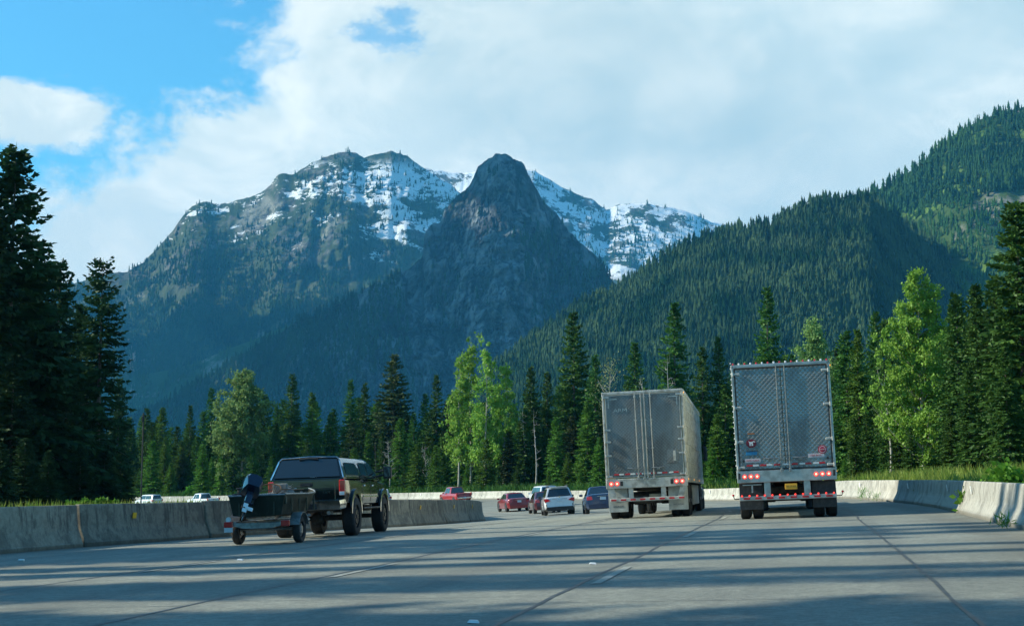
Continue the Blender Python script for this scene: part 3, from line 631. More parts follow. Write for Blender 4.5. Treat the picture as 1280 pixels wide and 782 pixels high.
def leafy_mesh(seed, H, Rd, base=.15, nl=22, leaf=.26, per=60, trunks=1, spread=.8, top=1.0, lean=0, cl=.55, shape='oval'):
    rng = np.random.default_rng(seed); tv = []; C = []; fork = H * rng.uniform(.3, .4)
    stems = []
    for s in range(trunks):
        bx, by = (rng.uniform(-1, 1, 2) * (Rd * .35 if trunks > 1 else 0)); hx, hy = bx * 1.6 + rng.uniform(-.5, .5) + lean, by * 1.6; hh = H * (1 - .12 * s * rng.random())
        q = np.linspace(0, 1, 8); pts = np.stack([bx + (hx - bx) * q ** 1.5 + .12 * np.sin(q * 7 + s), by + (hy - by) * q ** 1.5, -.4 + (hh * .93 + .4) * q], -1)
        tv.append(tube_np(pts, (.009 * H + .02) / (1 if trunks == 1 else 1.4) * (1.03 - q), 7)); stems.append((pts, hh))
    for i in range(nl * trunks):
        pts, hh = stems[i % trunks]; t = base + (0.97 - base) * (i + rng.random()) / (nl * trunks); j = t * 7; a = int(min(j, 6)); p0 = pts[a] + (pts[a + 1] - pts[a]) * (j - a)
        if shape == 'oval': r = Rd * (max(.02, math.sin(min(.995, (t - base) / (1 - base) * .85 + .14) * math.pi)) ** .7) * rng.uniform(.35, 1.1)
        else: r = Rd * ((1 - t) / (1 - base)) ** .65 * rng.uniform(.5, 1.15) + .3
        if trunks > 1: r *= .62
        az = rng.random() * 6.28; up = r * rng.uniform(.35, 1.0); e = p0 + np.array([math.cos(az) * r, math.sin(az) * r, up]); mid = (p0 + e) / 2 + np.array([0, 0, -.08 * r])
        tv.append(tube_np([p0, mid, e], [.02 + .012 * r, .018 + .006 * r, .008], 5))
        for k in range(max(2, int(r * 1.6 / cl))):
            f = rng.uniform(.3, 1.05); c = p0 + (e - p0) * f + rng.normal(0, .28 * cl + .1 * r, 3); C.append(c)
    for pts, hh in stems: 
        for k in range(5): C.append(pts[-1] + rng.normal(0, .35, 3) - np.array([0, 0, .25 * k]))
    C = np.array(C); cs = rng.uniform(.6, 1.25, len(C)) * cl; n = per; P = (C[:, None] + rng.normal(0, .42, (len(C), n, 3)) * cs[:, None, None] * np.array([1, 1, .85])).reshape(-1, 3)
    D = norm(rng.normal(0, 1, P.shape) + np.array([0, 0, -.4])); wv = norm(np.cross(D, rng.normal(0, 1, D.shape))); L = rng.uniform(.7, 1.3, len(P)) * leaf
    V, F = blades(P, D, wv, L, L * .42); TV, TF = join(tv); return mesh_np('crown', V, F), mesh_np('trunk', TV, TF, True)
def bare_mesh(seed, H, Rd=1.6, n=26, twig=3):
    rng = np.random.default_rng(seed); q = np.linspace(0, 1, 9); pts = np.stack([.15 * np.sin(q * 5), .1 * np.cos(q * 4), -.4 + (H + .4) * q], -1); tv = [tube_np(pts, (.009 * H + .04) * (1.05 - q), 6)]
    for i in range(n):
        t = .3 + .68 * i / n; p0 = np.array([.15 * math.sin(t * 5), .1 * math.cos(t * 4), H * t]); r = Rd * (1.1 - t) * rng.uniform(.4, 1.2) + .2; az = rng.random() * 6.28; e = p0 + np.array([math.cos(az) * r, math.sin(az) * r, r * rng.uniform(.1, .9)])
        tv.append(tube_np([p0, (p0 + e) / 2 + rng.normal(0, .1, 3), e], [.035, .022, .01], 4))
        for k in range(twig):
            f = rng.uniform(.4, .95); a = p0 + (e - p0) * f; b_ = a + rng.normal(0, .35, 3) + np.array([0, 0, .25]); tv.append(tube_np([a, b_], [.014, .006], 4))
    return join(tv)
def proto(cm, tm, leaf_m, bark):
    for m_, x in ((cm, leaf_m), (tm, bark)): m_.materials.append(x)
    return cm, tm
PR = {}
for i, (mt_, cnt) in enumerate((('fir', 4), ('fir_light', 2), ('fir_brown', 1))):
    for k in range(cnt):
        H = 20; Rr = (3.9, 3.3, 4.4, 3.0)[k % 4] * (1.15 if mt_ == 'fir_brown' else 1)
        PR.setdefault(mt_, []).append((H, proto(*fir_mesh(100 + i * 10 + k, H, Rr, .38, (.05, .08, .04, .10)[k % 4], (.80, .68, .9, .75)[k % 4], 8, .30, .34, .04, .14), M[mt_], M['bark'])))
PR['fir_fine'] = [(20, proto(*fir_mesh(200 + k, 20, (4.3, 3.6)[k], .30, .04, (.8, .7)[k], 9, .24, .38, .06, .11), M['fir'], M['bark'])) for k in range(2)]
PR['fir_dark'] = [(20, proto(*fir_mesh(220 + k, 20, (4.8, 3.6, 4.2)[k], .30, .03, (.85, .6, .75)[k], 9, .26, .42, .08, .12), M['fir_dark'], M['bark'])) for k in range(3)]
def tree(kind, x, y, H, label, cat='tree', group=None, k=None, wide=1.0, name='fir_tree', zoff=0):
    ps = PR[kind]; h0, (cm, tm) = ps[(k if k is not None else random.randrange(len(ps))) % len(ps)]
    t = empty(name, (x, y, float(ground_z(x, y)) - .05 + zoff), label, cat, group); s = H / h0; t.scale = (s * wide, s * wide, s); t.rotation_euler = (0, 0, random.random() * 6.28)
    c = bpy.data.objects.new('crown', cm); COL.objects.link(c); c.parent = t
    r = bpy.data.objects.new('trunk', tm); COL.objects.link(r); r.parent = t; return t
def by_px(px, Y, ytop):
    """x of a tree in column px at depth Y and the height that brings its tip to ytop"""
    x = ray(px, 600)[0] * Y; z = ray(px, ytop)[1] * Y; return x, z - float(ground_z(x, Y))
def put(kind, px, Y, ytop, label, wide=1.0, name='fir_tree', group=None, k=None, cat='tree'):
    x, H = by_px(px, Y, ytop); return tree(kind, x, Y, H, label, cat, group, k, wide, name)
# the dark firs on the left, this side of the bend
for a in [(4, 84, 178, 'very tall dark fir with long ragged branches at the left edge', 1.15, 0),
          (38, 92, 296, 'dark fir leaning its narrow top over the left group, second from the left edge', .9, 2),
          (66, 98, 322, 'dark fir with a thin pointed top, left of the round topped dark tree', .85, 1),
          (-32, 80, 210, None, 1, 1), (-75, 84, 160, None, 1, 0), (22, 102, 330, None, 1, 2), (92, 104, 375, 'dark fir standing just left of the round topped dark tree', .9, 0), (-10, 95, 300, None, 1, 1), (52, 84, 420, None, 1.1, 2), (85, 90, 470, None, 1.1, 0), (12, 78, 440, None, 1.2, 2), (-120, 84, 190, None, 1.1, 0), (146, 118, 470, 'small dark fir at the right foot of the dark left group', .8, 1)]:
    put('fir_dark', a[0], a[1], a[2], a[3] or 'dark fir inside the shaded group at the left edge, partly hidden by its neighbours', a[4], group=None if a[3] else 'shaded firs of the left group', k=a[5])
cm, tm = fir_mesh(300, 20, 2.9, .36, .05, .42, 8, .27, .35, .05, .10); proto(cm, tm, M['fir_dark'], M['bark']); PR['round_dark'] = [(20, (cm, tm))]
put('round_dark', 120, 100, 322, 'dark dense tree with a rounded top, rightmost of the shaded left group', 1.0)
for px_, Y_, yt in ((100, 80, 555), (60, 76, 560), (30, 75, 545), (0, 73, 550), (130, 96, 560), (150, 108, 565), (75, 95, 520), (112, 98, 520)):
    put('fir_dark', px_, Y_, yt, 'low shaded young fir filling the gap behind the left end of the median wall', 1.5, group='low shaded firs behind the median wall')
# individually recognisable trees beyond the bend
def far_y(px, add):
    """depth just outside the right-hand barrier in column px"""
    a = ray(px, 600)[0]; A = 1 + a * a; B = -2 * (a * CC.x + CC.y); Cc = CC.length_squared - (RAD + add) ** 2; D_ = B * B - 4 * A * Cc
    return (-B + math.sqrt(max(D_, 0))) / (2 * A)
SPOT = [('fir', 160, 14, 520, 'fir at the left end of the far row, beside the shaded group', 1.0), ('fir', 181, 20, 508, 'fir behind the small white car with the black rear window', 1),
    ('fir_light', 205, 9, 545, 'lighter green young fir in front of the far row, right of the small white car', 1.0), ('fir', 236, 16, 505, 'slim fir rising left of the pale green cottonwood, next to the tallest one there', .8),
    ('fir', 262, 18, 483, 'tall slim fir just left of the big pale cottonwood', .9), ('fir', 344, 16, 505, 'fir directly right of the big pale cottonwood', .9), ('fir', 363, 12, 466, 'pointed fir above the roof of the black pickup', .85),
    ('fir_light', 389, 12, 488, 'bright fir above the right part of the pickup roof', .9), ('fir', 412, 18, 515, 'small blue green fir right of the bright fir over the pickup', 1), ('fir', 437, 16, 472, 'first of two slim firs over the pickup bonnet', .8), ('fir', 455, 14, 476, 'second of two slim firs over the pickup bonnet', .8),
    ('fir_brown', 491, 14, 440, 'broad brownish fir, the tallest between the pickup and the aspens', 1.15), ('fir_light', 520, 5, 580, 'little bright fir standing by the barrier left of the white trunked aspens', 1.2), ('fir_light', 552, 8, 545, 'young fir beside the leftmost white aspen trunk', 1.1), ('fir', 512, 16, 520, 'fir between the broad brownish fir and the pointed pair', 1), ('fir', 531, 18, 490, 'left one of the pointed pair beside the aspens', .9), ('fir', 545, 15, 466, 'right and taller one of the pointed pair beside the aspens', .8),
    ('fir', 664, 14, 455, 'fir directly right of the bright aspens', .9), ('fir', 684, 18, 462, 'fir between the aspens and the tallest middle fir', .9), ('fir', 718, 14, 387, 'tallest fir in the middle of the picture, left of the left trailer', .95),
    ('fir_light', 695, 6, 520, 'bright lower fir above the white station wagon', 1.1), ('fir_light', 735, 6, 500, 'bright lower fir touching the left edge of the left trailer', 1.1), ('fir', 745, 14, 440, 'fir behind the upper left corner of the left trailer', .9), ('fir', 795, 16, 425, 'fir behind the middle of the left trailer roof', 1.0), ('fir', 845, 14, 375, 'tall full fir behind the right part of the left trailer', 1.05),
    ('fir', 880, 20, 430, 'first fir seen in the gap between the two trailers', .9), ('fir', 901, 18, 418, 'second and tallest fir in the gap between the two trailers', .85), ('fir_light', 932, 18, 450, 'fir peeping over the left end of the right trailer roof', .9), ('fir', 963, 14, 357, 'narrow tall fir above the roof of the right trailer', .75), ('fir_light', 985, 20, 440, 'small fir over the right trailer between the narrow fir and the pale cottonwood', .9)]
for kd, px_, ad, yt, lb, wd_ in SPOT:
    put(kd, px_, far_y(px_, ad), yt, lb, wd_)
PR['cotton'] = [(20, proto(*leafy_mesh(401, 20, 4.3, .04, 120, .30, 50, 1, cl=.62), M['leaf_pale'], M['bark_pale']))]
put('cotton', 303, far_y(303, 5), 453, 'big full cottonwood with pale green leaves, left of the black pickup', 1.0, 'cottonwood_tree')
PR['aspen'] = [(18, proto(*leafy_mesh(410 + k, 18, (2.5, 2.2, 2.3)[k], (.16, .24, .30)[k], 46, .30, 26, 1, cl=.55, shape='cone'), M['leaf'], M['bark_pale'])) for k in range(3)]
for px_, ad, yt, lb, w_, k_ in ((573, 4, 432, 'leftmost white trunked aspen of the bright group, leaves only up high', .95, 1), (588, 6, 414, 'tallest aspen of the bright group, second from the left', 1, 0), (607, 5, 420, 'third aspen of the bright group, upright with a pointed crown', .9, 0), (630, 7, 445, 'right aspen of the bright group with crown bending right', .95, 2), (618, 9, 470, 'lower aspen hidden in the middle of the bright group', .9, 1)):
    put('aspen', px_, far_y(px_, ad), yt, lb, w_ * .86, 'aspen_tree', k=k_)
PR['cotton_r'] = [(20, proto(*leafy_mesh(420, 20, 4.6, .10, 95, .24, 46, 1, cl=.52, shape='cone'), M['leaf'], M['bark_pale'])), (20, proto(*leafy_mesh(421, 20, 3.8, .12, 80, .28, 44, 1, cl=.6, shape='cone'), M['leaf_pale'], M['bark_pale']))]
put('cotton_r', 1155, 78, 322, 'tall bright cottonwood right of the right hand trailer', .84, 'cottonwood_tree', k=0)
put('cotton_r', 1018, far_y(1018, 14), 388, 'pale cottonwood top showing above the right hand trailer', .9, 'cottonwood_tree', k=1)
put('cotton_r', 1046, far_y(1046, 12), 440, 'pale leafy tree just right of the right hand trailer top', .7, 'cottonwood_tree', k=1)
PR['budding'] = [(18, proto(*leafy_mesh(430, 18, 3.0, .3, 30, .20, 9, 1, cl=.9), M['bud'], M['bark_pale']))]
put('budding', 762, far_y(762, 10), 438, 'nearly bare pale tree coming into leaf behind the left trailer', 1.0, 'budding_tree')
put('budding', 1038, far_y(1038, 16), 470, 'sparse pale tree beside the top corner of the right trailer', .8, 'budding_tree')
# right-hand trees, nearer
RT = [('fir', 1062, 100, 412, 'fir with drooping dark boughs right of the right trailer', 1.2), ('fir_light', 1076, 92, 408, 'upright light fir behind the drooping dark one', .8), ('fir', 1100, 96, 388, 'first of two slim firs left of the bright cottonwood', .8), ('fir', 1113, 90, 396, 'second of two slim firs left of the bright cottonwood', .8),
      ('fir_fine', 1176, 84, 400, 'dark fir immediately right of the bright cottonwood', .9), ('fir_fine', 1203, 74, 362, 'full fir between the cottonwood and the right hand group', .95), ('fir_fine', 1228, 68, 352, 'tall fir left of the tallest one at the right edge', .9), ('fir_fine', 1252, 64, 340, 'tall fir standing against the tallest one at the right edge', .9), ('fir_fine', 1284, 58, 246, 'tallest fir, cut off by the right edge of the picture', 1.15),
      ('fir_fine', 1215, 60, 455, 'lower fir in front of the right hand group', 1.0), ('fir_fine', 1262, 56, 430, 'lower full fir above the bright bush', 1.0), ('fir', 1125, 82, 500, 'small dark fir under the bright cottonwood', 1.1), ('fir', 1085, 84, 505, 'small fir above the grassy verge right of the right trailer', 1.0), ('fir', 1140, 74, 530, 'lowest fir under the bright cottonwood, by the verge', 1.1), ('fir_fine', 1190, 66, 505, 'small fir at the foot of the right hand group', 1.0), ('fir', 1070, 76, 520, 'small fir touching the right edge of the right trailer', 1.1), ('fir_brown', 1238, 88, 380, 'brownish fir behind the right hand group', .8)]
for kd, px_, Y_, yt, lb, wd_ in RT: put(kd, px_, Y_, yt, lb, wd_)
# filler: the rest of the wood, each tree its own thing
def zone(px):
    for lim, t in ((150, 'left of the small white car'), (290, 'left of the big pale cottonwood'), (345, 'behind the big pale cottonwood'), (500, 'behind the black pickup'), (560, 'left of the bright aspens'), (650, 'behind the bright aspens'), (750, 'behind the small cars'), (865, 'behind the left trailer'), (915, 'in the gap between the trailers'), (1045, 'behind the right trailer'), (1150, 'left of the bright cottonwood'), (1400, 'behind the right hand group')):
        if px < lim: return t
rngt = random.Random(11); TAKEN = []
for i in range(205):
    px_ = float(np.interp((i * .618034) % 1, [0, .46, .66, .75, 1], [132, 560, 750, 1045, 1320])); row = i % 3; ad = (9, 17, 30)[row] + rngt.uniform(-3, 5)
    Y_ = far_y(min(px_, 1180), ad) if px_ < 1100 else far_y(1100, 4) * np.interp(px_, [1100, 1320], [1.15, .95]) + rngt.uniform(-4, 14) + row * 8
    base_top = np.interp(px_, [130, 300, 480, 560, 640, 720, 860, 1000, 1100, 1200, 1320], [512, 500, 496, 500, 492, 470, 455, 440, 430, 390, 372])
    yt = base_top + rngt.uniform(-2, 62) - (6 if row == 2 else 0) + (18 if row == 0 else 0)
    kd = rngt.choice(['fir', 'fir', 'fir', 'fir_light', 'fir_brown'] if rngt.random() < .5 else ['fir', 'fir_light', 'fir'])
    sz = 'young bright' if kd == 'fir_light' else ('brownish' if kd == 'fir_brown' else ('dark' if row else 'dark low'))
    lb = f'{sz} fir {zone(px_)}, {"front" if row == 0 else "middle" if row == 1 else "back"} row'
    put(kd, px_, Y_, yt, lb, rngt.uniform(.95, 1.35), group=f'{sz} {("front", "middle", "back")[row]} firs {zone(px_)}')
for i in range(46):
    px_ = 165 + (1300 - 165) * ((i * .618034 + .3) % 1); Y_ = far_y(px_, 3.5) if px_ < 1060 else far_y(1060, 3) * np.interp(px_, [1060, 1300], [1.05, .62]) + 8
    put('fir_light' if i % 3 else 'fir', px_, Y_, rngt.uniform(545, 588), f'young {"light green" if i % 3 else "dark"} fir at the wood edge {zone(px_)}', rngt.uniform(1.2, 1.6), group=f'low young {"light" if i % 3 else "dark"} firs {zone(px_)}')
# dead pale trunks
M['dead'] = mat('dead grey wood', (.42, .40, .36), .9, noise=(5, (.25, .23, .2), .4, .7))
for px_, ad, H_, lb, sd, rd in ((838, 3, None, 'dead white tree with crooked upper branches behind the left trailer', 1, 2.2), (806, 5, None, 'dead white stub with short branches above the left trailer', 2, 1.2), (1112, -1, 6.5, 'pale broken dead trunk on the verge left of the bright cottonwood', 3, .6), (532, 6, 6.0, 'thin pale dead tree left of the bright aspens', 4, 1.5), (669, 6, 9.0, 'thin pale dead trunk right of the bright aspens', 5, .5), (655, 8, 10.0, 'slender grey dead trunk directly behind the red sedan', 6, .5), (486, 5, 7, 'grey twiggy dead tree beside the pickup mirror', 7, 1.5)):
    Y_ = 82 if px_ == 1112 else far_y(px_, ad); x = ray(px_, 600)[0] * Y_; z0 = float(ground_z(x, Y_))
    if H_ is None: H_ = ray(px_, 445 if px_ == 838 else 472)[1] * Y_ - z0
    V, F = bare_mesh(sd, H_, rd, 18 if rd > 1 else 8, 2); o = link('dead_tree', mesh_np('dead_tree', V, F, True), M['dead']); o.location = (x, Y_, z0); tag(o, lb, 'dead tree')
# the roadside trees left of the frame, whose shadows cross the road
SH = [(-16 + 2.08 * q, .66) for q in range(16)] + [(20.1, .36), (21.5, .36), (24.6, .17), (26.5, .19), (29.4, .44), (31.2, .44), (33.0, .44), (34.8, .40), (39.6, .18), (44.0, .16)]
for i, (y, wd_) in enumerate(SH):
    x = (-39, -42, -45)[i % 3] + (i * 7 % 5) * .3; x = min(x, -.40 * y - 27 if y > 25 else x)
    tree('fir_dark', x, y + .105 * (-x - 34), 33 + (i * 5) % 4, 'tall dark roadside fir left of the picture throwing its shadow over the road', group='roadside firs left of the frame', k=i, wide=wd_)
for i, (x, y) in enumerate([(16, -18), (22, -34), (12, -40), (28, -22), (34, -10), (-60, -30), (-48, -44), (4, -60), (-12, -66), (-26, -58), (24, -58)]):
    tree('fir', x, y, 20 + i % 4, 'fir beside the road behind the viewpoint', group='roadside firs behind the viewpoint', k=i)

# ---------------------------------------------------------------- grass, weeds, shrubs
def tufts(name, X, Y, hmin, hmax, per, m, label, seed, wid=.02, cat='grass'):
    rng = np.random.default_rng(seed); Z = ground_z(X, Y); n = len(X); P = np.repeat(np.stack([X, Y, Z], -1), per, 0); P[:, :2] += rng.normal(0, .16, (n * per, 2))
    D = norm(np.stack([rng.normal(0, .35, n * per), rng.normal(0, .35, n * per), np.ones(n * per)], -1)); wv = norm(np.cross(D, rng.normal(0, 1, D.shape))); L = rng.uniform(hmin, hmax, n * per)
    V, F = blades(P, D, wv, L, np.full(n * per, wid)); return tag(link(name, mesh_np(name, V, F), M[m]), label, cat, kind='stuff')
rg = np.random.default_rng(5); N_ = 9000; u_ = rg.uniform(-30, 70, N_); w_ = -rg.uniform(.9, 9, N_); X_, Y_ = xy(u_, w_); tufts('grass', X_, Y_, .25, .95, 5, 'grassblade', 'tall sunlit grass on the verge behind the pale barrier', 1, .022)
u_ = rg.uniform(60, 330, 9000); w_ = -rg.uniform(.9, 9, 9000); X_, Y_ = xy(u_, w_); tufts('undergrowth', X_, Y_, .3, 1.3, 6, 'fir', 'dark brush and ferns behind the far part of the pale barrier', 2, .06)
u_ = rg.uniform(-40, 50, 4000); w_ = Wd(u_) + rg.uniform(.8, 8, 4000); X_, Y_ = xy(u_, w_); tufts('grass', X_, Y_, .2, .6, 5, 'grassblade', 'grass behind the stained median wall', 3, .02)
def shrub(px, Y, top, wide, label, seed, m='bush', name='shrub', leaf=.15, n=26):
    x = ray(px, 600)[0] * Y; z0 = float(ground_z(x, Y)); H = ray(px, top)[1] * Y - z0; rng = np.random.default_rng(seed)
    C = rng.normal(0, 1, (n, 3)); C = C / np.linalg.norm(C, axis=1)[:, None] * rng.uniform(.4, 1, (n, 1)); C[:, 2] = np.abs(C[:, 2]); C = C * np.array([wide / 2, wide / 2 * .7, H * .75])
    P = (C[:, None] + rng.normal(0, .17, (n, 110, 3)) * (H * .55)).reshape(-1, 3); P[:, 2] = np.maximum(P[:, 2], .02); D = norm(rng.normal(0, 1, P.shape)); wv = norm(np.cross(D, rng.normal(0, 1, D.shape))); L = rng.uniform(.6, 1.3, len(P)) * leaf
    V, F = blades(P, D, wv, L, L * .4); t = empty(name, (x, Y, z0), label, 'shrub'); link('foliage', mesh_np('foliage', V, F), M[m], t)
    tv = [tube_np([(0, 0, -.1), tuple(c * .5), tuple(c * .9)], [.03, .02, .008], 4) for c in C[:12]]; TV, TF = join(tv); link('stem', mesh_np('stem', TV, TF), M['bark'], t); return t
shrub(1258, 37, 572, 2.6, 'large bright green bush behind the barrier at the right edge', 1, n=40)
shrub(1290, 34, 560, 2.8, 'bright green bush cut off by the right edge of the picture', 2)
shrub(1226, 42, 590, 1.6, 'smaller bright bush left of the large one behind the right barrier', 3)
shrub(1170, 50, 594, 1.6, 'low green brush on the verge above the shadowed barrier', 4)
shrub(118, 60, 622, 2.6, 'low sunlit weeds over the median wall below the round topped dark tree', 5, leaf=.2)
shrub(236, far_y(236, 3), 604, 1.0, 'small bright sapling behind the far barrier between the two white vehicles', 6, n=12, leaf=.3)
shrub(690, far_y(690, 4), 600, 2.4, 'low brush behind the far barrier above the white station wagon', 7, 'fir_light', leaf=.25)
shrub(470, far_y(470, 4), 600, 3, 'low brush behind the far barrier beside the pickup mirror', 8, 'fir_light', leaf=.25)
M['weed'] = M['bush']
def weed(px, Y, w, h, label, seed):
    u, _w = uw(ray(px, 600)[0] * Y, Y); x, y = xy(float(u), w); x, y = float(x), float(y); z = float(zroad(u, w)); rng = np.random.default_rng(seed); n = 70
    P = np.stack([rng.normal(0, .09, n), rng.normal(0, .09, n), rng.uniform(0, h * .5, n)], -1); D = norm(rng.normal(0, .5, (n, 3)) + [0, 0, .9]); wv = norm(np.cross(D, rng.normal(0, 1, D.shape))); V, F = blades(P, D, wv, rng.uniform(.4, 1, n) * h * .5, np.full(n, .009))
    o = link('weed', mesh_np('weed', V, F), M['weed']); o.location = (x, y, z); tag(o, label, 'weed')
weed(1264, 26.5, .28, .45, 'weed growing at the foot of the nearest pale barrier', 1)
weed(1089, 61, .25, .8, 'taller weed at the foot of the pale barrier right of the right trailer', 2)
weed(1110, 57.5, .25, .55, 'small weed at the foot of the barrier where the long shadow begins', 3)
# ---------------------------------------------------------------- vehicles
def paint(name, c, metal=.3, rough=.32, coat=1.0): return mat(name, c, rough, metal, coat, noise=(1.5, tuple(x * .82 + .012 for x in c), .45, .7))
M.update(glass=mat('dark glass', (.012, .016, .02), .06, 0, .6, spec=.8), tyre=mat('tyre rubber', (.016, .016, .018), .8, noise=(20, (.03, .03, .03), .4, .7)),
    rim=mat('alloy rim', (.35, .36, .37), .35, .9), darkrim=mat('dark rim', (.05, .05, .055), .4, .7), chrome=mat('chrome', (.62, .64, .66), .14, 1, noise=(3, (.42, .44, .46), .4, .6)),
    alu=mat('dull aluminium', (.50, .51, .50), .42, .75, noise=(4, (.33, .34, .33), .4, .65)), steel_white=mat('grimy white steel', (.50, .51, .48), .5, .1, noise=(5, (.30, .30, .27), .45, .65)),
    black=mat('black plastic', (.018, .019, .021), .55, noise=(9, (.035, .036, .038), .45, .6)), chassis=mat('dirty chassis', (.03, .03, .032), .8, noise=(6, (.07, .065, .06), .45, .65)),
    red_lens=mat('red lamp lens', (.55, .012, .015), .2, 0, .8), brake=mat('lit brake lamp', (.8, .02, .02), .3, emis=(1.0, .06, .04), estr=.9), brake_core=mat('lit brake lamp core', (.9, .3, .2), .3, emis=(1, .42, .30), estr=1.5),
    white_lens=mat('clear lamp lens', (.75, .77, .78), .2, 0, .6), amber=mat('amber lamp', (.8, .30, .02), .3, emis=(1, .4, .05), estr=1.0), red_tape=mat('red reflective tape', (.55, .02, .03), .35), white_tape=mat('white reflective tape', (.72, .73, .72), .35),
    plate=mat('white number plate', (.62, .66, .70), .45), plate_y=mat('orange number plate', (.75, .38, .03), .5), ink=mat('dark ink', (.05, .06, .09), .6), rubber_flap=mat('pale mud flap', (.50, .52, .50), .6, noise=(3, (.36, .37, .35), .4, .65)),
    white=paint('white car paint', (.74, .76, .78), 0), red=paint('red car paint', (.30, .014, .022)), dark_red=paint('dark red car paint', (.10, .010, .016)), bright_red=paint('bright red truck paint', (.45, .02, .025)), blue=paint('dark blue car paint', (.016, .038, .105)), silver=paint('silver car paint', (.45, .48, .50), .6),
    pick=paint('black truck paint', (.006, .011, .012), 0, .14, .7), olive=mat('olive boat paint', (.055, .062, .045), .55, .2, noise=(5, (.11, .115, .09), .5, .7)), galv=mat('galvanised steel', (.36, .38, .38), .45, .8, noise=(8, (.24, .25, .25), .4, .6)),
    motor=mat('outboard blue black', (.010, .016, .040), .25, .2, .6), brown=mat('brown net', (.13, .07, .035), .8), gray_cloth=mat('grey bag cloth', (.18, .19, .19), .9, bump=(14, .6, .03)), tan=mat('tan cushion', (.30, .27, .20), .8))
def quilt(name, base, scale, strength, rough, metal=.85):
    m = bpy.data.materials.new(name); m.use_nodes = True; g = NG(m.node_tree); p = m.node_tree.nodes['Principled BSDF']
    tc = g.n('ShaderNodeTexCoord').outputs['Object']; s = g.n('ShaderNodeSeparateXYZ'); g.put(s.inputs[0], tc)
    a = g.m('MULTIPLY', g.m('ADD', s.outputs[0], s.outputs[2]), math.pi / scale); b = g.m('MULTIPLY', g.m('SUBTRACT', s.outputs[0], s.outputs[2]), math.pi / scale)
    h = g.m('MULTIPLY', g.m('ABSOLUTE', g.m('SINE', a)), g.m('ABSOLUTE', g.m('SINE', b))); h = g.m('POWER', h, .6)
    seam = g.ss(h, .0, .38)
    dirt = g.ss(g.noise(g.mapping(tc, scale=(1, 1, .5)), 1.3, 6, .65), .38, .66)
    c = g.mix(g.m('MULTIPLY', dirt, .6), base, tuple(x * .45 for x in base)); c = g.mix(g.m('MULTIPLY', g.m('SUBTRACT', 1, seam), .30), c, tuple(min(1, x * 2.0) for x in base))
    g.put(p.inputs['Base Color'], c); p.inputs['Metallic'].default_value = metal; g.put(p.inputs['Roughness'], g.ss(dirt, 0, 1, rough, rough + .25))
    bp = g.n('ShaderNodeBump'); bp.inputs['Strength'].default_value = strength; bp.inputs['Distance'].default_value = .02
    hh = g.m('ADD', h, g.m('MULTIPLY', g.noise(tc, .9, 2, .4), 5)); g.put(bp.inputs['Height'], hh); g.put(p.inputs['Normal'], bp.outputs[0]); return m
M['quilt_a'] = quilt('dull quilted steel', (.21, .235, .24), .105, .30, .42, .8)
M['quilt_b'] = quilt('polished quilted steel', (.30, .33, .33), .125, .42, .34, .9)
def corr():
    m = bpy.data.materials.new('riveted trailer side'); m.use_nodes = True; g = NG(m.node_tree); p = m.node_tree.nodes['Principled BSDF']
    tc = g.n('ShaderNodeTexCoord').outputs['Object']; s = g.n('ShaderNodeSeparateXYZ'); g.put(s.inputs[0], tc)
    fy = g.m('FRACT', g.m('DIVIDE', s.outputs[1], .61)); seam = g.ss(g.m('ABSOLUTE', g.m('SUBTRACT', fy, .5)), .44, .48)
    c = g.mix(g.ss(g.noise(g.mapping(tc, scale=(1, 1, .3)), 1.6, 5, .6), .4, .8), (.88, .86, .68), (.80, .78, .62)); c = g.mix(g.m('MULTIPLY', seam, .4), c, (.25, .25, .22))
    g.put(p.inputs['Base Color'], c); p.inputs['Metallic'].default_value = .1; p.inputs['Roughness'].default_value = .35
    b = g.n('ShaderNodeBump'); b.inputs['Strength'].default_value = .5; b.inputs['Distance'].default_value = .02; g.put(b.inputs['Height'], g.m('SINE', g.m('MULTIPLY', s.outputs[1], 2 * math.pi / .15))); g.put(p.inputs['Normal'], b.outputs[0]); return m
M['side'] = corr()
def text(s, size, mat_, parent, loc, rot=(R(90), 0, 0), ext=.003, name='lettering', sx=1):
    cu = bpy.data.curves.new('t', 'FONT'); cu.body = s; cu.size = size; cu.extrude = ext; cu.align_x = 'CENTER'; cu.align_y = 'CENTER'
    o = bpy.data.objects.new('t', cu); COL.objects.link(o); bpy.context.view_layer.update()
    me = bpy.data.meshes.new_from_object(o.evaluated_get(bpy.context.evaluated_depsgraph_get())); bpy.data.objects.remove(o)
    q = link(name, me, mat_, parent); me.materials.clear(); me.materials.append(mat_); q.location = loc; q.rotation_euler = rot; q.scale = (sx, 1, 1); return q
def seat(root, x, y, head, wheelbase=3, roll_extra=0.0, scale=1.0, lift=0.0):
    """stand a vehicle on the road surface: its +Y looks along head (radians from +Y towards +X)"""
    def z(a, b): u, w = uw(a, b); return float(zroad(u, w))
    f = Vector((math.sin(head), math.cos(head))); r = Vector((math.cos(head), -math.sin(head))); p = Vector((x, y))
    q = p + f * wheelbase; F = Vector((f.x * wheelbase, f.y * wheelbase, z(q.x, q.y) - z(p.x, p.y))).normalized()
    mid = p + f * wheelbase / 2; a_, b_ = mid + r, mid - r
    Rr = Vector((2 * r.x, 2 * r.y, z(a_.x, a_.y) - z(b_.x, b_.y))).normalized(); U = Rr.cross(F).normalized(); Rr = F.cross(U)
    root.matrix_world = Matrix.Translation((x, y, z(x, y) + lift)) @ Matrix((Rr, F, U)).transposed().to_4x4() @ Matrix.Scale(scale, 4)
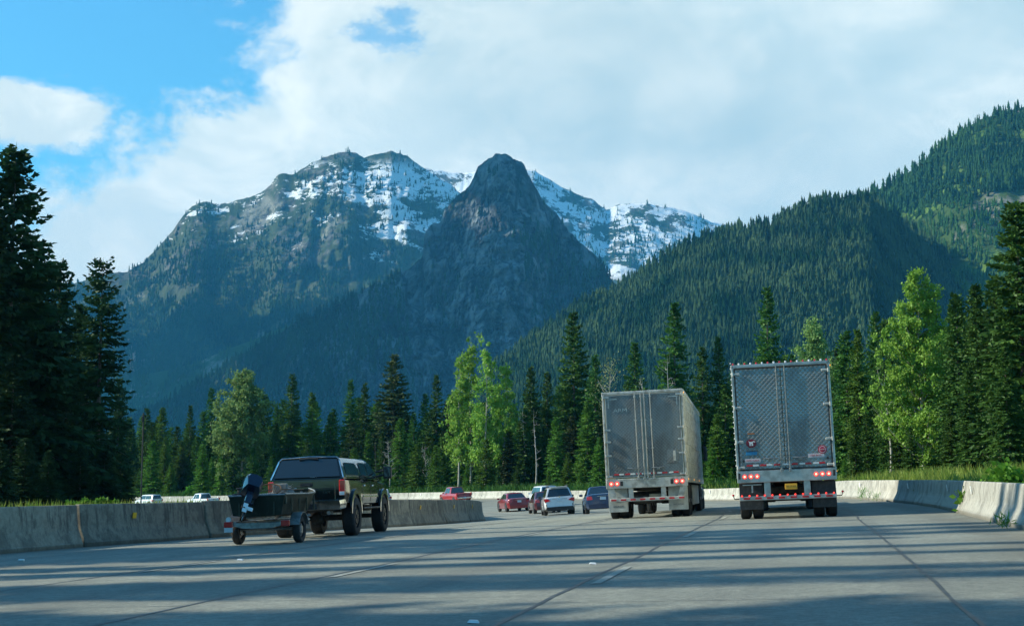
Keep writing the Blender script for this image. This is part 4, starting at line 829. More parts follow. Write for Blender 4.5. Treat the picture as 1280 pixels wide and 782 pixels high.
def wheel(parent, x, y, r, w, rimm='rim', rimr=.58, side=1, name='wheel', spokes=6):
    """a wheel > tyre, rim ; side=+1 outer face towards +x"""
    b = MB(); pr = [(r * .62, -w / 2 + .015), (r * .9, -w / 2), (r * .985, -w / 2 + .03), (r, -w * .25), (r, w * .25), (r * .985, w / 2 - .03), (r * .9, w / 2), (r * .62, w / 2 - .015)]; n = 36; rings = []
    for i in range(n):
        a = 2 * math.pi * i / n; k = 1 + (.008 if i % 2 else -.004); rings.append([b.bm.verts.new((q[1], q[0] * (k if q[0] > r * .97 else 1) * math.cos(a), q[0] * (k if q[0] > r * .97 else 1) * math.sin(a))) for q in pr])
    for i in range(n):
        A, B = rings[i], rings[(i + 1) % n]
        for j in range(len(pr)): b.bm.faces.new((A[j], A[(j + 1) % len(pr)], B[(j + 1) % len(pr)], B[j]))
    t = b.build(name, M['tyre'], parent, True, 50); t.location = (x, y, r)
    q = MB(); q.cyl((side * (w / 2 - .07), 0, 0), r * rimr, .03, 'X', 24); q.cyl((0, 0, 0), r * .3, w * .8, 'X', 16)
    for i in range(spokes):
        a = 2 * math.pi * i / spokes; q.box((side * (w / 2 - .04), math.cos(a) * r * rimr * .5, math.sin(a) * r * rimr * .5), (.03, r * .12, r * rimr * .95), .005, ('X', a))
    q.cyl((side * (w / 2 - .035), 0, 0), r * .12, .05, 'X', 12); rm = q.build('rim', M[rimm], t); return t

def halfdisc(x, y, z, r, zmin, th, s, n=24):
    pts = []
    for k in range(n):
        a = 2 * math.pi * k / n; pts.append((x, y + r * math.cos(a), max(zmin, z + r * math.sin(a))))
    q = [p for i, p in enumerate(pts) if (Vector(p) - Vector(pts[i - 1])).length > 1e-4]
    return MB().poly(q, (s, 0, 0), th)
# ---- semi trailers
def trailer(label, x, y, head, kind):
    t = empty('semi_trailer', (0, 0, 0), label, 'trailer'); A = kind == 'a'; L, W2, F0, H = (14.6, 1.30, 1.12, 4.04) if A else (14.6, 1.30, 1.14, 4.12)
    body = MB(); body.box((0, L / 2 + .03, (F0 + H) / 2 + .02), (2 * W2 - .03, L - .06, H - F0 - .05), .015); body.build('body', M['side'], t)
    rl = MB()                                                   # rails and posts along the sides
    for s in (-1, 1):
        rl.box((s * (W2 - .01), L / 2, F0 + .06), (.05, L - .02, .20), .006); rl.box((s * (W2 - .01), L / 2, H - .05), (.05, L - .02, .12), .006)
        for k in range(24): rl.box((s * (W2 - .008), .3 + k * .61, (F0 + H) / 2), (.03, .03, H - F0 - .3), 0)
        for z in (1.75, 2.35, 2.95, 3.5): rl.box((s * (W2 - .008), L / 2, z), (.022, L - .1, .022), 0)
    rl.build('side_rail', M['steel_white'] if A else M['alu'], t)
    fr = MB(); fw = .07
    for s in (-1, 1): fr.box((s * (W2 - fw / 2), -.02, (F0 + H) / 2), (fw, .12, H - F0 + .02), .012)
    fr.box((0, -.02, H - .03), (2 * W2, .12, .09), .012); fr.box((0, -.03, F0 - .005), (2 * W2, .14, .30 if A else .32), .012)
    fr.build('rear_frame', M['steel_white'] if A else M['alu'], t)
    if not A:
        k_ = MB()
        for s in (-1, 1): k_.box((s * (W2 - .085), -.088, (F0 + H) / 2 + .06), (.03, .012, H - F0 - .32))
        k_.box((0, -.088, H - .10), (2 * W2 - .16, .012, .03)); k_.box((0, -.088, F0 + .175), (2 * W2 - .16, .012, .03)); k_.build('door_seal', M['black'], t)
    dz0, dz1 = F0 + .19, H - .09
    for s in (-1, 1):
        cx = s * (W2 - .09) / 2; dw = W2 - .11
        d = MB().box((0, 0, 0), (dw, .05, dz1 - dz0), .006).build('door', M['quilt_a' if A else 'quilt_b'], t); d.location = (cx, -.05, (dz0 + dz1) / 2)
        hh = (dz1 - dz0)
        if A:
            tr = MB(); 
            for e in (-1, 1): tr.box((e * (dw / 2 - .012), -.03, 0), (.022, .014, hh - .02), .003)
            for e in (-1, 1): tr.box((0, -.03, e * (hh / 2 - .012)), (dw - .05, .014, .02), .003)
            tr.box((s * (dw / 2 - .22), -.032, hh / 2 - .13), (.32, .012, .03)); tr.box((s * (dw / 2 - .10), -.032, hh / 2 - .26), (.03, .012, .30)); tr.build('door_trim', M['alu'], d)
        for hz_ in ((1.25, .20, -.18, -.62, -1.28) if A else (1.2, .30, -.62, -1.3)):
            hg = MB().box((0, 0, 0), (.19, .03, .065), .01).cyl((s * .09, -.01, 0), .024, .11, 'Z', 10).build('hinge', M['alu' if A else 'steel_white'], d); hg.location = (s * (dw / 2 - .03), -.045, hz_)
        for q_ in ((-.045, -.235) if A else (-.10,)):
            rx = s * (q_ + -dw / 2 + .30 if False else -(dw / 2) + abs(q_)); rod = MB().cyl((0, 0, 0), .017, hh + .12, 'Z', 10)
            for z in (-1.2, -.4, .5, 1.25): rod.box((0, .012, z), (.075, .03, .05), .005)
            rod.box((0, .0, -hh / 2 - .03), (.07, .04, .09), .01); ro = rod.build('lock_rod', M['alu'] if A else M['galv'], d); ro.location = (rx, -.055, -.02)
        hd = MB().tube([(-s * .18, 0, 0), (s * .05, -.03, -.01), (s * .22, -.01, .01)], .014, 8).box((s * .02, 0, -.04), (.10, .03, .06), .008).build('handle', M['galv'], d); hd.location = (s * (-dw / 2 + .36), -.065, -hh / 2 + .28)
        for k in range(3):
            tp = MB().box((0, 0, 0), (.16, .008, .045), .002).build('red_tape', M['red_tape'], d); tp.location = (s * (-dw / 2 + .22 + .36 * k), -.034, -hh / 2 + .10)
            tw = MB().box((0, 0, 0), (.15, .008, .045), .002).build('white_tape', M['white_tape'], d); tw.location = (s * (-dw / 2 + .04 + .36 * k + .02), -.034, -hh / 2 + .10)
        if A and s == 1:
            v = MB().box((0, 0, 0), (.36, .02, .44), .01).box((.06, -.015, 0), (.08, .02, .34), .006).build('vent_door', M['quilt_a'], d); v.location = (.26, -.035, -.72); 
            vv = MB().box((0, 0, 0), (.07, .015, .32), .004).build('vent_handle', M['steel_white'], d); vv.location = (.33, -.055, -.70)
        if A and s == -1: text('ARM', .17, M['alu'], d, (-.12, -.03, .82), ext=.004, sx=1.3)
        if not A:
            if s == -1:
                e = MB().disc((0, 0, 0), .12, .006, 28).build('round_sticker', mat('dark red sticker', (.22, .012, .03), .4), d); e.location = (-.27, -.028, -.66); e.scale = (1.15, 1, .95)
                dg = MB(); W_ = M['white_tape']                              # a small walking dog
                dg.poly([(-.045, 0, .0), (.035, 0, .0), (.045, 0, .035), (.075, 0, .05), (.085, 0, .028), (.105, 0, .035), (.10, 0, .06), (.065, 0, .078), (.03, 0, .055), (-.04, 0, .05), (-.075, 0, .085), (-.06, 0, .04)][::-1], (0, -1, 0), .003)
                for lx in (-.045, -.02, .015, .035): dg.poly([(lx - .006, 0, -.055), (lx + .012, 0, -.055), (lx + .012, 0, .005), (lx - .006, 0, .005)], (0, -1, 0), .003)
                q = dg.build('dog_emblem', W_, d); q.location = (-.27, -.038, -.67)
                b_ = MB().box((0, 0, 0), (.30, .005, .085), .002).build('blue_sticker', mat('blue sticker', (.03, .22, .42), .4), d); b_.location = (-.28, -.03, -.93)
                b2 = MB().box((0, 0, 0), (.32, .005, .02), .001).build('dark_stripe', M['ink'], d); b2.location = (-.27, -.03, -.875)
                o_ = MB().poly([(-.10, 0, .0), (.10, 0, .0), (.07, 0, .035), (-.09, 0, .035)], (0, -1, 0), .005).build('orange_sticker', mat('orange sticker', (.5, .16, .05), .5), d); o_.location = (-.26, -.026, -.42)
            else:
                e = MB().disc((0, 0, 0), .115, .006, 28).build('round_sign', mat('pinkish red sign', (.48, .02, .06), .4), d); e.location = (.37, -.028, -.90)
                i_ = MB().disc((0, 0, 0), .088, .004, 28).build('inner_disc', M['white_tape'], d); i_.location = (.37, -.037, -.90)
                i2 = MB().disc((0, 0, 0), .075, .004, 28).build('red_disc', mat('sign red', (.48, .02, .06), .4), d); i2.location = (.37, -.044, -.90)
                text('STOP', .05, M['white_tape'], d, (.37, -.053, -.90), ext=.002)
            lb = MB().box((0, 0, 0), (.42, .005, .10), .002).build('warning_label', mat('pale pink label', (.62, .55, .56), .5), d); lb.location = (s * .26 if s < 0 else .20, -.03, -1.12 if s < 0 else -1.05)
            text('WIDE TURNS' if s < 0 else 'KEEP BACK', .058, mat('red print', (.5, .03, .05), .5), d, (lb.location.x, -.037, lb.location.z), ext=.002)
            cn = MB().cyl((0, 0, 0), .032, .02, 'Y', 14).build('door_bolt', M['black'], d); cn.location = (s * (dw / 2 - .10), -.035, -1.13)
    # lamps in the sill
    def lamp(x_, z_, r_, lit=True):
        a = MB().cyl((0, 0, 0), r_, .03, 'Y', 20).build('brake_lamp' if lit else 'lamp', M['brake'], t); a.location = (x_, -.115, z_); 
        c = MB().cyl((0, 0, 0), r_ * .55, .012, 'Y', 14).build('lamp_core', M['brake_core'], a); c.location = (0, -.017, 0)
    if A:
        for s in (-1, 1):
            for k in range(2): lamp(s * (W2 - .17 - .185 * k), F0 + .0, .065)
            bk = MB().box((s * (W2 - .50), -.11, F0), (.09, .03, .15), .008).build('bulb_holder', M['black'], t)
    else:
        for s in (-1, 1):
            for k in range(3): lamp(s * (W2 - .20 - .165 * k), F0 - .0, .058)
            MB().box((s * (W2 - .06), -.11, F0 + .02), (.06, .03, .16), .008).build('end_block', M['black'], t)
        n = 17
        for k in range(n):
            a = MB().cyl((0, 0, .0), .022, .03, 'Z', 10).sph((0, 0, .02), (.06, .06, .05), 10).build('roof_lamp', M['red_lens' if k % 2 == 0 else 'white_lens'], t); a.location = (-W2 + .06 + (2 * W2 - .12) * k / (n - 1), .0, H + .025)
        for k in range(20):
            a = MB().sph((0, 0, 0), (.035, .035, .035), 8).build('side_stud', M['white_lens'], t); a.location = (-W2 - .01, .02, F0 + .3 + k * .145)
    # chassis, axles, wheels
    ch = MB()
    for s in (-1, 1): ch.box((s * .48, L * .5 - .2, F0 - .14), (.12, L - .8, .22), .01)
    for yy in ((1.35, 2.60) if A else (1.15, 2.40)):
        ch.cyl((0, yy, .52), .07, 1.9, 'X', 12); ch.box((0, yy, .75), (1.2, .25, .2), .02)
        for s in (-1, 1): ch.cyl((s * .45, yy + .2, .55), .11, .25, 'Z', 12)
    for k in range(12): ch.box((0, 1 + k * 1.1, F0 - .06), (2 * W2 - .1, .08, .09))
    for s in (-1, 1): ch.box((s * .75, L - 3.6, .55), (.12, .12, 1.0), .01); ch.box((s * .75, L - 3.6, .08), (.28, .28, .04), .008)
    ch.build('chassis', M['chassis'], t)
    wy0 = .95 if A else .80
    for yy in (wy0 + .1, wy0 + 1.35):
        for s in (-1, 1):
            for k in range(2): wheel(t, s * (W2 - .15 - .33 * k), yy, .50, .265, 'alu', .55, s if k == 0 else -s, spokes=10)
    # under-run guard
    gz_ = .60 if A else .56; bp = MB()
    bp.box((0, -.04, gz_), (2 * W2 - (.22 if A else .06), .09, .11), .01)
    for s in (-1, 1):
        bp.box((s * .52, -.03, (F0 - .15 + gz_) / 2), (.16 if A else .17, .06, F0 - .15 - gz_ + .06), .01)
        if A: bp.poly([(s * (W2 - .02), -.06, F0 - .13), (s * (W2 - .24), -.06, F0 - .13), (s * (W2 - .46 + .12), -.06, gz_ + .04), (s * (W2 - .16), -.06, gz_ + .04)], (0, 1, 0), .04)
    bp.build('underrun_guard', M['steel_white'] if A else M['alu'], t)
    for k in range(8): MB().box((-W2 + .22 + k * (2 * W2 - .44) / 7, -.09, gz_), (.17, .008, .05), .002).build('guard_tape', M['red_tape'], t)
    if not A:
        for k in range(13):
            a = MB().sph((0, 0, 0), (.055, .05, .05), 10).build('guard_lamp', M['brake'], t); a.location = (-W2 + .10 + (2 * W2 - .20) * k / 12, -.09, gz_ + .07)
        for s in (-1, 1):
            MB().tube([(s * (W2 - .05), -.04, gz_), (s * (W2 + .10), -.05, gz_ + .0), (s * (W2 + .13), -.05, gz_ + .08)], .014, 8).build('whisker', M['black'], t)
            a = MB().sph((0, 0, 0), (.07, .06, .06), 10).build('whisker_lamp', M['red_lens'], t); a.location = (s * (W2 + .13), -.06, gz_ + .10)
        p_ = MB().box((0, 0, 0), (.32, .015, .15), .006).build('number_plate', M['plate_y'], t); p_.location = (.10, -.10, F0 - .30)
        text('48·17 KR', .07, mat('plate digits', (.30, .14, .02), .6), p_, (0, -.01, 0), ext=.002)
        hk = MB().box((0, 0, 0), (.04, .03, .2), .01).build('hook', M['alu'], t); hk.location = (-W2 + .38, -.05, F0 - .33)
        br = MB().box((0, 0, 0), (.5, .02, .03), .004).build('bracket', M['alu'], t); br.location = (-W2 + .38, .0, F0 - .22)
    else:
        MB().box((0, .4, .60), (.95, .5, .24), .04).build('air_tank', M['chassis'], t); MB().box((.25, .12, .68), (.42, .03, .16), .02).build('tank_plate', M['tan'], t)
    for s in (-1, 1):
        fl = MB().box((0, 0, 0), (.62, .012, .74 if A else .70), .004).build('mud_flap', M['rubber_flap'] if A else M['black'], t); fl.location = (s * (W2 - .34), .18, F0 - .14 - .39); fl.rotation_euler = (R(-3), 0, 0)
        if A:
            ov = MB(); n = 24
            for k in range(n):
                a0, a1 = 2 * math.pi * k / n, 2 * math.pi * (k + 1) / n
                ov.poly([(.13 * math.cos(a0), 0, .075 * math.sin(a0)), (.13 * math.cos(a1), 0, .075 * math.sin(a1)), (.112 * math.cos(a1), 0, .058 * math.sin(a1)), (.112 * math.cos(a0), 0, .058 * math.sin(a0))], (0, -1, 0), .003)
            ov.poly([(-.06, 0, -.045), (-.04, 0, -.045), (-.015, 0, .045), (-.035, 0, .045)], (0, -1, 0), .003); ov.poly([(.035, 0, -.045), (.055, 0, -.045), (.08, 0, .045), (.06, 0, .045)], (0, -1, 0), .003); ov.poly([(-.04, 0, -.012), (.06, 0, .0), (.062, 0, .016), (-.038, 0, .006)], (0, -1, 0), .003)
            o_ = ov.build('oval_emblem', M['ink'], fl); o_.location = (0, -.008, .02); text('HYUNDAI', .075, M['ink'], fl, (0, -.009, -.20), ext=.002)
    for yy in (.25, 4.6, 9.4):
        a = MB().box((0, 0, 0), (.02, .07, .035), .004).build('side_lamp', M['amber'], t); a.location = (W2 + .022, yy, F0 + .06)
    a = MB().box((0, 0, 0), (.02, .05, .04), .004).build('side_lamp', M['amber'], t); a.location = (W2 + .024, .12, H - .10)
    if A:
        sk = MB().box((W2 - .12, 8.6, F0 - .45), (.03, 5.6, .70), .01).build('side_skirt', M['rubber_flap'], t)
    seat(t, x, y, head, 6); return t
def tractor(label, x, y, head, col):
    t = empty('semi_tractor', (0, 0, 0), label, 'truck'); b = MB(); b.box((0, 3.2, 2.1), (2.35, 2.4, 2.6), .12, seg=2); b.build('cab', col, t)
    MB().box((0, 5.3, 1.55), (1.9, 2.1, 1.3), .18, seg=2).build('bonnet', col, t); MB().box((0, 3.3, 3.55), (2.2, 2.0, .7), .3, seg=2).build('roof_fairing', col, t)
    MB().poly([(-1.05, 4.42, 2.3), (1.05, 4.42, 2.3), (1.0, 4.42, 3.0), (-1.0, 4.42, 3.0)], (0, 1, 0), .03).build('windscreen', M['glass'], t)
    c = MB()
    for s in (-1, 1): c.box((s * .45, 3, .75), (.12, 7.2, .24), .01)
    c.box((0, 6.4, .6), (2.3, .25, .5), .08); c.build('chassis', M['chassis'], t)
    for s in (-1, 1):
        MB().cyl((s * .98, 3.0, .68), .31, 1.4, 'Y', 20).build('fuel_tank', M['alu'], t); MB().cyl((s * 1.05, 1.85, 2.7), .08, 2.6, 'Z', 12).build('exhaust_stack', M['chrome'], t)
        m_ = MB().box((s * 1.42, 4.35, 2.35), (.14, .10, .62), .03).tube([(s * 1.15, 4.4, 2.2), (s * 1.42, 4.38, 2.2)], .02).build('mirror', M['black'], t)
        MB().poly([(s * 1.178, 2.9, 2.3), (s * 1.178, 4.1, 2.3), (s * 1.178, 3.95, 2.95), (s * 1.178, 2.9, 2.95)], (s, 0, 0), .01).build('side_window', M['glass'], t)
        for yy in (-.2, 1.1):
            for k in range(2): wheel(t, s * (1.12 - .33 * k), yy, .50, .26, 'alu', .55, s if k == 0 else -s, spokes=10)
        wheel(t, s * 1.05, 5.4, .50, .28, 'alu', .55, s, spokes=10)
        MB().box((s * 1.0, 5.4, 1.12), (.42, 1.2, .06), .02).build('mudguard', col, t)
    seat(t, x, y, head, 5); return t
HT = .165
xa_, ya_ = 4.36, 46.3
trailer('pale sided semi trailer with dull quilted doors and white mud flaps, left of two', xa_, ya_, HT, 'a')
tractor('tractor truck coupled to the left trailer, only its right wheels and tank showing', xa_ + 12.2 * math.sin(HT), ya_ + 12.2 * math.cos(HT), HT, M['silver'])
HB = .185; xb_, yb_ = 7.36, 38.6
trailer('semi trailer with polished quilted doors, round stickers and many roof lamps, right of two', xb_, yb_, HB, 'b')
tractor('tractor truck hidden in front of the right trailer with the roof lamps', xb_ + 12.4 * math.sin(HB), yb_ + 12.4 * math.cos(HB), HB - .01, M['dark_red'])

# ---- generic cars
def car(label, x, y, head, kind, col, cat='car', scale=1.0, name='car', W=1.80, plate_c='plate', lower=None, lit=False):
    t = empty(name, (0, 0, 0), label, cat); w = W / 2
    P = dict(sedan=dict(L=4.6, belt=.95, roof=1.44, hood=.88, boot=1.02, stat=[(.72, 1.0, 1), (1.45, 1.41, 0), (2.7, 1.44, 0), (3.55, .97, 1)]),
             wagon=dict(L=4.75, belt=1.02, roof=1.64, hood=.98, boot=1.05, stat=[(.10, 1.06, 1), (.42, 1.60, 0), (2.9, 1.64, 0), (3.65, 1.02, 1)]),
             suv=dict(L=4.6, belt=1.05, roof=1.70, hood=1.02, boot=1.08, stat=[(.08, 1.08, 1), (.32, 1.66, 0), (2.8, 1.70, 0), (3.5, 1.06, 1)]),
             pickup=dict(L=5.6, belt=1.12, roof=1.82, hood=1.12, boot=1.12, stat=[(2.0, 1.12, 1), (2.12, 1.78, 0), (3.5, 1.82, 0), (4.2, 1.14, 1)]))[kind]
    L, belt, roof = P['L'], P['belt'], P['roof']; low = .24 if kind != 'pickup' else .42
    def prof(wx, zb, zt, y0, crown=.03, yt=None):
        yt = y0 if yt is None else yt
        return [(wx * .86, y0, zb), (wx * .97, y0, zb + .08), (wx, y0, zb + (zt - zb) * .45), (wx * .985, y0 * .7 + yt * .3, zt - .12), (wx * .93, yt, zt - .03), (wx * .6, yt, zt + crown * .6), (0, yt, zt + crown)]
    b = MB(); boot = P['boot']
    b.loft([prof(w * .86, low + .10, boot - .04, .0, .02, .06), prof(w * .96, low + .03, boot - .01, .10, .02, .14), prof(w, low, boot, .45, .02), prof(w, low - .02, belt + .02, 1.6), prof(w, low - .02, belt, L * .55), prof(w, low - .01, P['hood'] + .03, L * .78), prof(w * .97, low + .02, P['hood'] - .08, L - .35), prof(w * .82, low + .10, P['hood'] - .26, L - .03)])
    b.build('body', col, t, True, 40)
    s0, s1, s2, s3 = P['stat']; gw = w * .90; rw = w * .68
    def gp(st, base=False):
        y_, z_, is_b = st; wx = gw if is_b else rw; zz = z_
        return [(wx, y_, zz - (.02 if is_b else .045)), (wx * .9, y_, zz - .0), (0, y_, zz + (.0 if is_b else .03))]
    # greenhouse as a solid with slanted ends
    gb = belt - .04 if kind != 'pickup' else belt - .06
    gh = MB(); ring = lambda yb, yt, zt, ww=1.0: [(gw * ww, yb, gb), (gw * .985 * ww, yb + (yt - yb) * .08, gb + (zt - gb) * .1), (rw * 1.04 * ww, yb + (yt - yb) * .92, zt - .06), (rw * .93 * ww, yt, zt - .012), (0, yt, zt + .025)]
    gh.loft([ring(s0[0], s1[0], s1[1], .97), ring(s0[0] + .25, s1[0] + .12, s1[1] + .01), ring((s0[0] + s3[0]) / 2, (s1[0] + s2[0]) / 2, roof), ring(s3[0] - .25, s2[0] - .1, s2[1]), ring(s3[0], s2[0], s2[1] - .01, .97)])
    gh.build('roof', col, t, True, 40)
    def lerp(a, b_, f): return a + (b_ - a) * f
    # rear window
    def rw_pt(sx, f): return (sx * lerp(gw * .93, rw * .90, f) * .97, lerp(s0[0], s1[0], f) - .012, lerp(gb, s1[1], f))
    f0, f1 = (.16, .88) if kind != 'sedan' else (.12, .90)
    nrm = (0, -1, .35 if kind != 'sedan' else 1.2); MB().poly([rw_pt(-1, f0), rw_pt(1, f0), rw_pt(.97, f1), rw_pt(-.97, f1)], nrm, .02).build('rear_window', M['glass'], t)
    def fw_pt(sx, f): return (sx * lerp(gw * .93, rw * .90, f) * .97, lerp(s3[0], s2[0], f) + .012, lerp(gb, s2[1], f))
    MB().poly([fw_pt(-1, .12), fw_pt(1, .12), fw_pt(1, .9), fw_pt(-1, .9)], (0, 1, .6), .02).build('windscreen', M['glass'], t)
    for s in (-1, 1):
        a, c_ = s0[0] + .32, s3[0] - .32; mid = (a + c_) / 2 + .15; at, ct = s1[0] + .26, s2[0] - .12
        def sp(y_b, y_t, f): return (s * (lerp(gw, rw * 1.04, f) + .006), lerp(y_b, y_t, f), lerp(gb + .02, roof - .05, f))
        mt_ = (at + ct) / 2 + .15
        for (b0, b1, t0, t1) in ((a, mid - .04, at, mt_ - .04), (mid + .04, c_, mt_ + .04, ct)):
            MB().poly([sp(b0, t0, .12), sp(b1, t1, .12), sp(b1, t1, .90), sp(b0, t0, .90)], (s, 0, .35), .012).build('side_window', M['glass'], t)
        mi = MB().box((s * (w + .09), s3[0] - .45, belt + .06), (.20, .10, .13), .035, seg=2).build('mirror', col if kind != 'wagon' else M['black'], t)
        # tail lamp
        lz = boot - .20; tl = MB()
        if kind == 'sedan': tl.poly([(s * w * .60, -.0, lz - .09), (s * w * .93, .05, lz - .10), (s * w * .95, .08, lz + .08), (s * w * .66, .03, lz + .10)], (0, -1, 0), .05)
        elif kind == 'pickup': tl.box((s * (w - .09), .06, 1.0), (.15, .12, .34), .02)
        else: tl.poly([(s * w * .58, .0, lz - .00), (s * w * .96, .08, lz - .10), (s * w * .97, .10, lz + .13), (s * w * .80, .05, lz + .13)], (0, -1, 0), .06); tl.poly([(s * w * .985, .10, lz - .06), (s * w * .985, .42, lz + .06), (s * w * .985, .40, lz + .12), (s * w * .985, .10, lz + .12)], (s, 0, 0), .014)
        tl.build('tail_lamp', M['red_lens'], t)
        for yy in (.95, L - .95):
            r = .34 if kind in ('sedan',) else .36
            halfdisc(s * (w - .008), yy, r + .02, r + .055, low + .06, .014, s).build('wheel_well', M['black'], t); wheel(t, s * (w - .10), yy, r, .22, 'rim', .62, s)  # flat black disc stands in for the shaded hollow of the arch
        MB().box((s * (w + .001), 2.2, low + .06), (.02, 2.2, .10), .01).build('sill', M['black'] if kind == 'wagon' else col, t)
    lb = MB(); lb.loft([[(w * .80, -.03, low + .02), (w * .86, -.035, low + .12), (w * .84, -.03, low + .24), (0, -.045, low + .25)], [(w * .90, .18, low - .01), (w * .97, .18, low + .1), (w * .96, .18, low + .25), (0, .18, low + .27)]])
    lb.build('bumper', lower or (M['black'] if kind in ('wagon', 'suv') else col), t, True, 40)
    pz = boot - .24 if kind != 'wagon' else .86
    if kind == 'pickup':
        MB().box((0, 1.0, 1.105), (W * .86, 1.7, .04), .01).build('bed_cover', M['black'], t); MB().box((0, -.10, .62), (W * .95, .14, .18), .03).build('rear_bumper', M['chrome'], t); pz = .65
        ln = MB().box((0, -.008, 1.02), (W * .74, .012, .02)).box((-W * .37, -.008, .85), (.015, .012, .36)).box((W * .37, -.008, .85), (.015, .012, .36)).build('tailgate_gap', M['black'], t); 
        MB().box((0, -.02, 1.0), (.22, .03, .07), .01).build('tailgate_handle', M['black'], t)
    p_ = MB().box((0, 0, 0), (.31, .015, .15), .004).build('number_plate', M[plate_c], t); p_.location = (0, -.02 if kind != 'pickup' else -.18, pz); p_.rotation_euler = (R(-8), 0, 0)
    dl = MB()
    if kind == 'wagon': dl.box((0, -.006, boot - .12), (W * .5, .02, .022), .004)
    if kind == 'sedan': dl.box((0, .0, boot - .12), (.60, .02, .025), .004)
    if kind in ('wagon', 'sedan'): dl.build('trim_bar', M['chrome'], t)
    else: dl.bm.free()
    if kind == 'wagon':
        MB().box((0, s1[0] - .06, roof - .01), (rw * 1.7, .22, .035), .012).build('spoiler', col, t)
        for s in (-1, 1): MB().tube([(s * rw * .92, s1[0] + .2, roof - .0), (s * rw * .92, s1[0] + .35, roof + .07), (s * rw * .92, s2[0] - .3, roof + .07), (s * rw * .92, s2[0] - .1, roof)], .02).build('roof_rail', M['black'], t)
        for s in (-1, 1): MB().box((s * w * .86, -.01, low + .34), (.05, .03, .16), .01).build('reflector', M['black'], t)
        MB().tube([(0, s0[0] - .0, gb + .12), (.28, s0[0] + .03, gb + .15)], .012, 6).build('wiper', M['black'], t)
        MB().cyl((0, -.012, boot - .0), .045, .02, 'Y', 16).build('badge', M['chrome'], t)
    MB().cyl((w * .5, -.0, low + .04), .03, .12, 'Y', 10).build('exhaust', M['galv'], t)
    seat(t, x, y, head, 2.7, scale=scale); return t
def at(px, Y): return ray(px, 620)[0] * Y
car('white station wagon with black lower bumper between the dark red car and the blue sedan', at(700.5, 85.0), 85.0, -.03, 'wagon', M['white'], name='station_wagon')
car('red sedan driving alone in the middle of the curve, right of the median wall end', at(650, 110), 110, -.22, 'sedan', M['red'], name='sedan_car', scale=.98)
car('dark red car half hidden behind the white station wagon', at(686, 96), 96, -.10, 'sedan', M['dark_red'], name='sedan_car')
car('white hatchback seen over the dark red car, ahead of the white station wagon', at(689, 118), 118, -.24, 'suv', M['white'], name='suv_car', W=1.8, scale=1.0)
car('dark blue sedan partly covered by the left edge of the left trailer', at(755, 77), 77, -.0, 'sedan', M['blue'], name='sedan_car', W=1.85)
def curve_car(label, px, w, kind, col, **k):
    """on the far side of the bend, over the median wall"""
    Y = far_y(px, -w); x = at(px, Y); u, _ = uw(x, Y); h = H0 - float(u) / RAD
    return car(label, x, Y, h, kind, col, **k)
curve_car('bright red pickup truck seen over the right end of the median wall', 581, 6.0, 'pickup', M['bright_red'], name='pickup_truck', cat='pickup truck', W=1.85, scale=.92)
curve_car('white pickup truck far off on the bend, right one of the two white vehicles', 268, 10.0, 'pickup', M['white'], name='pickup_truck', cat='pickup truck', W=1.95)
curve_car('white suv with black rear window far off on the bend, left of the white pickup', 198, 9.0, 'suv', M['white'], name='suv_car')
curve_car('light car with only its roof showing over the median wall beside the black pickup', 481, 10.5, 'suv', M['silver'], name='suv_car')

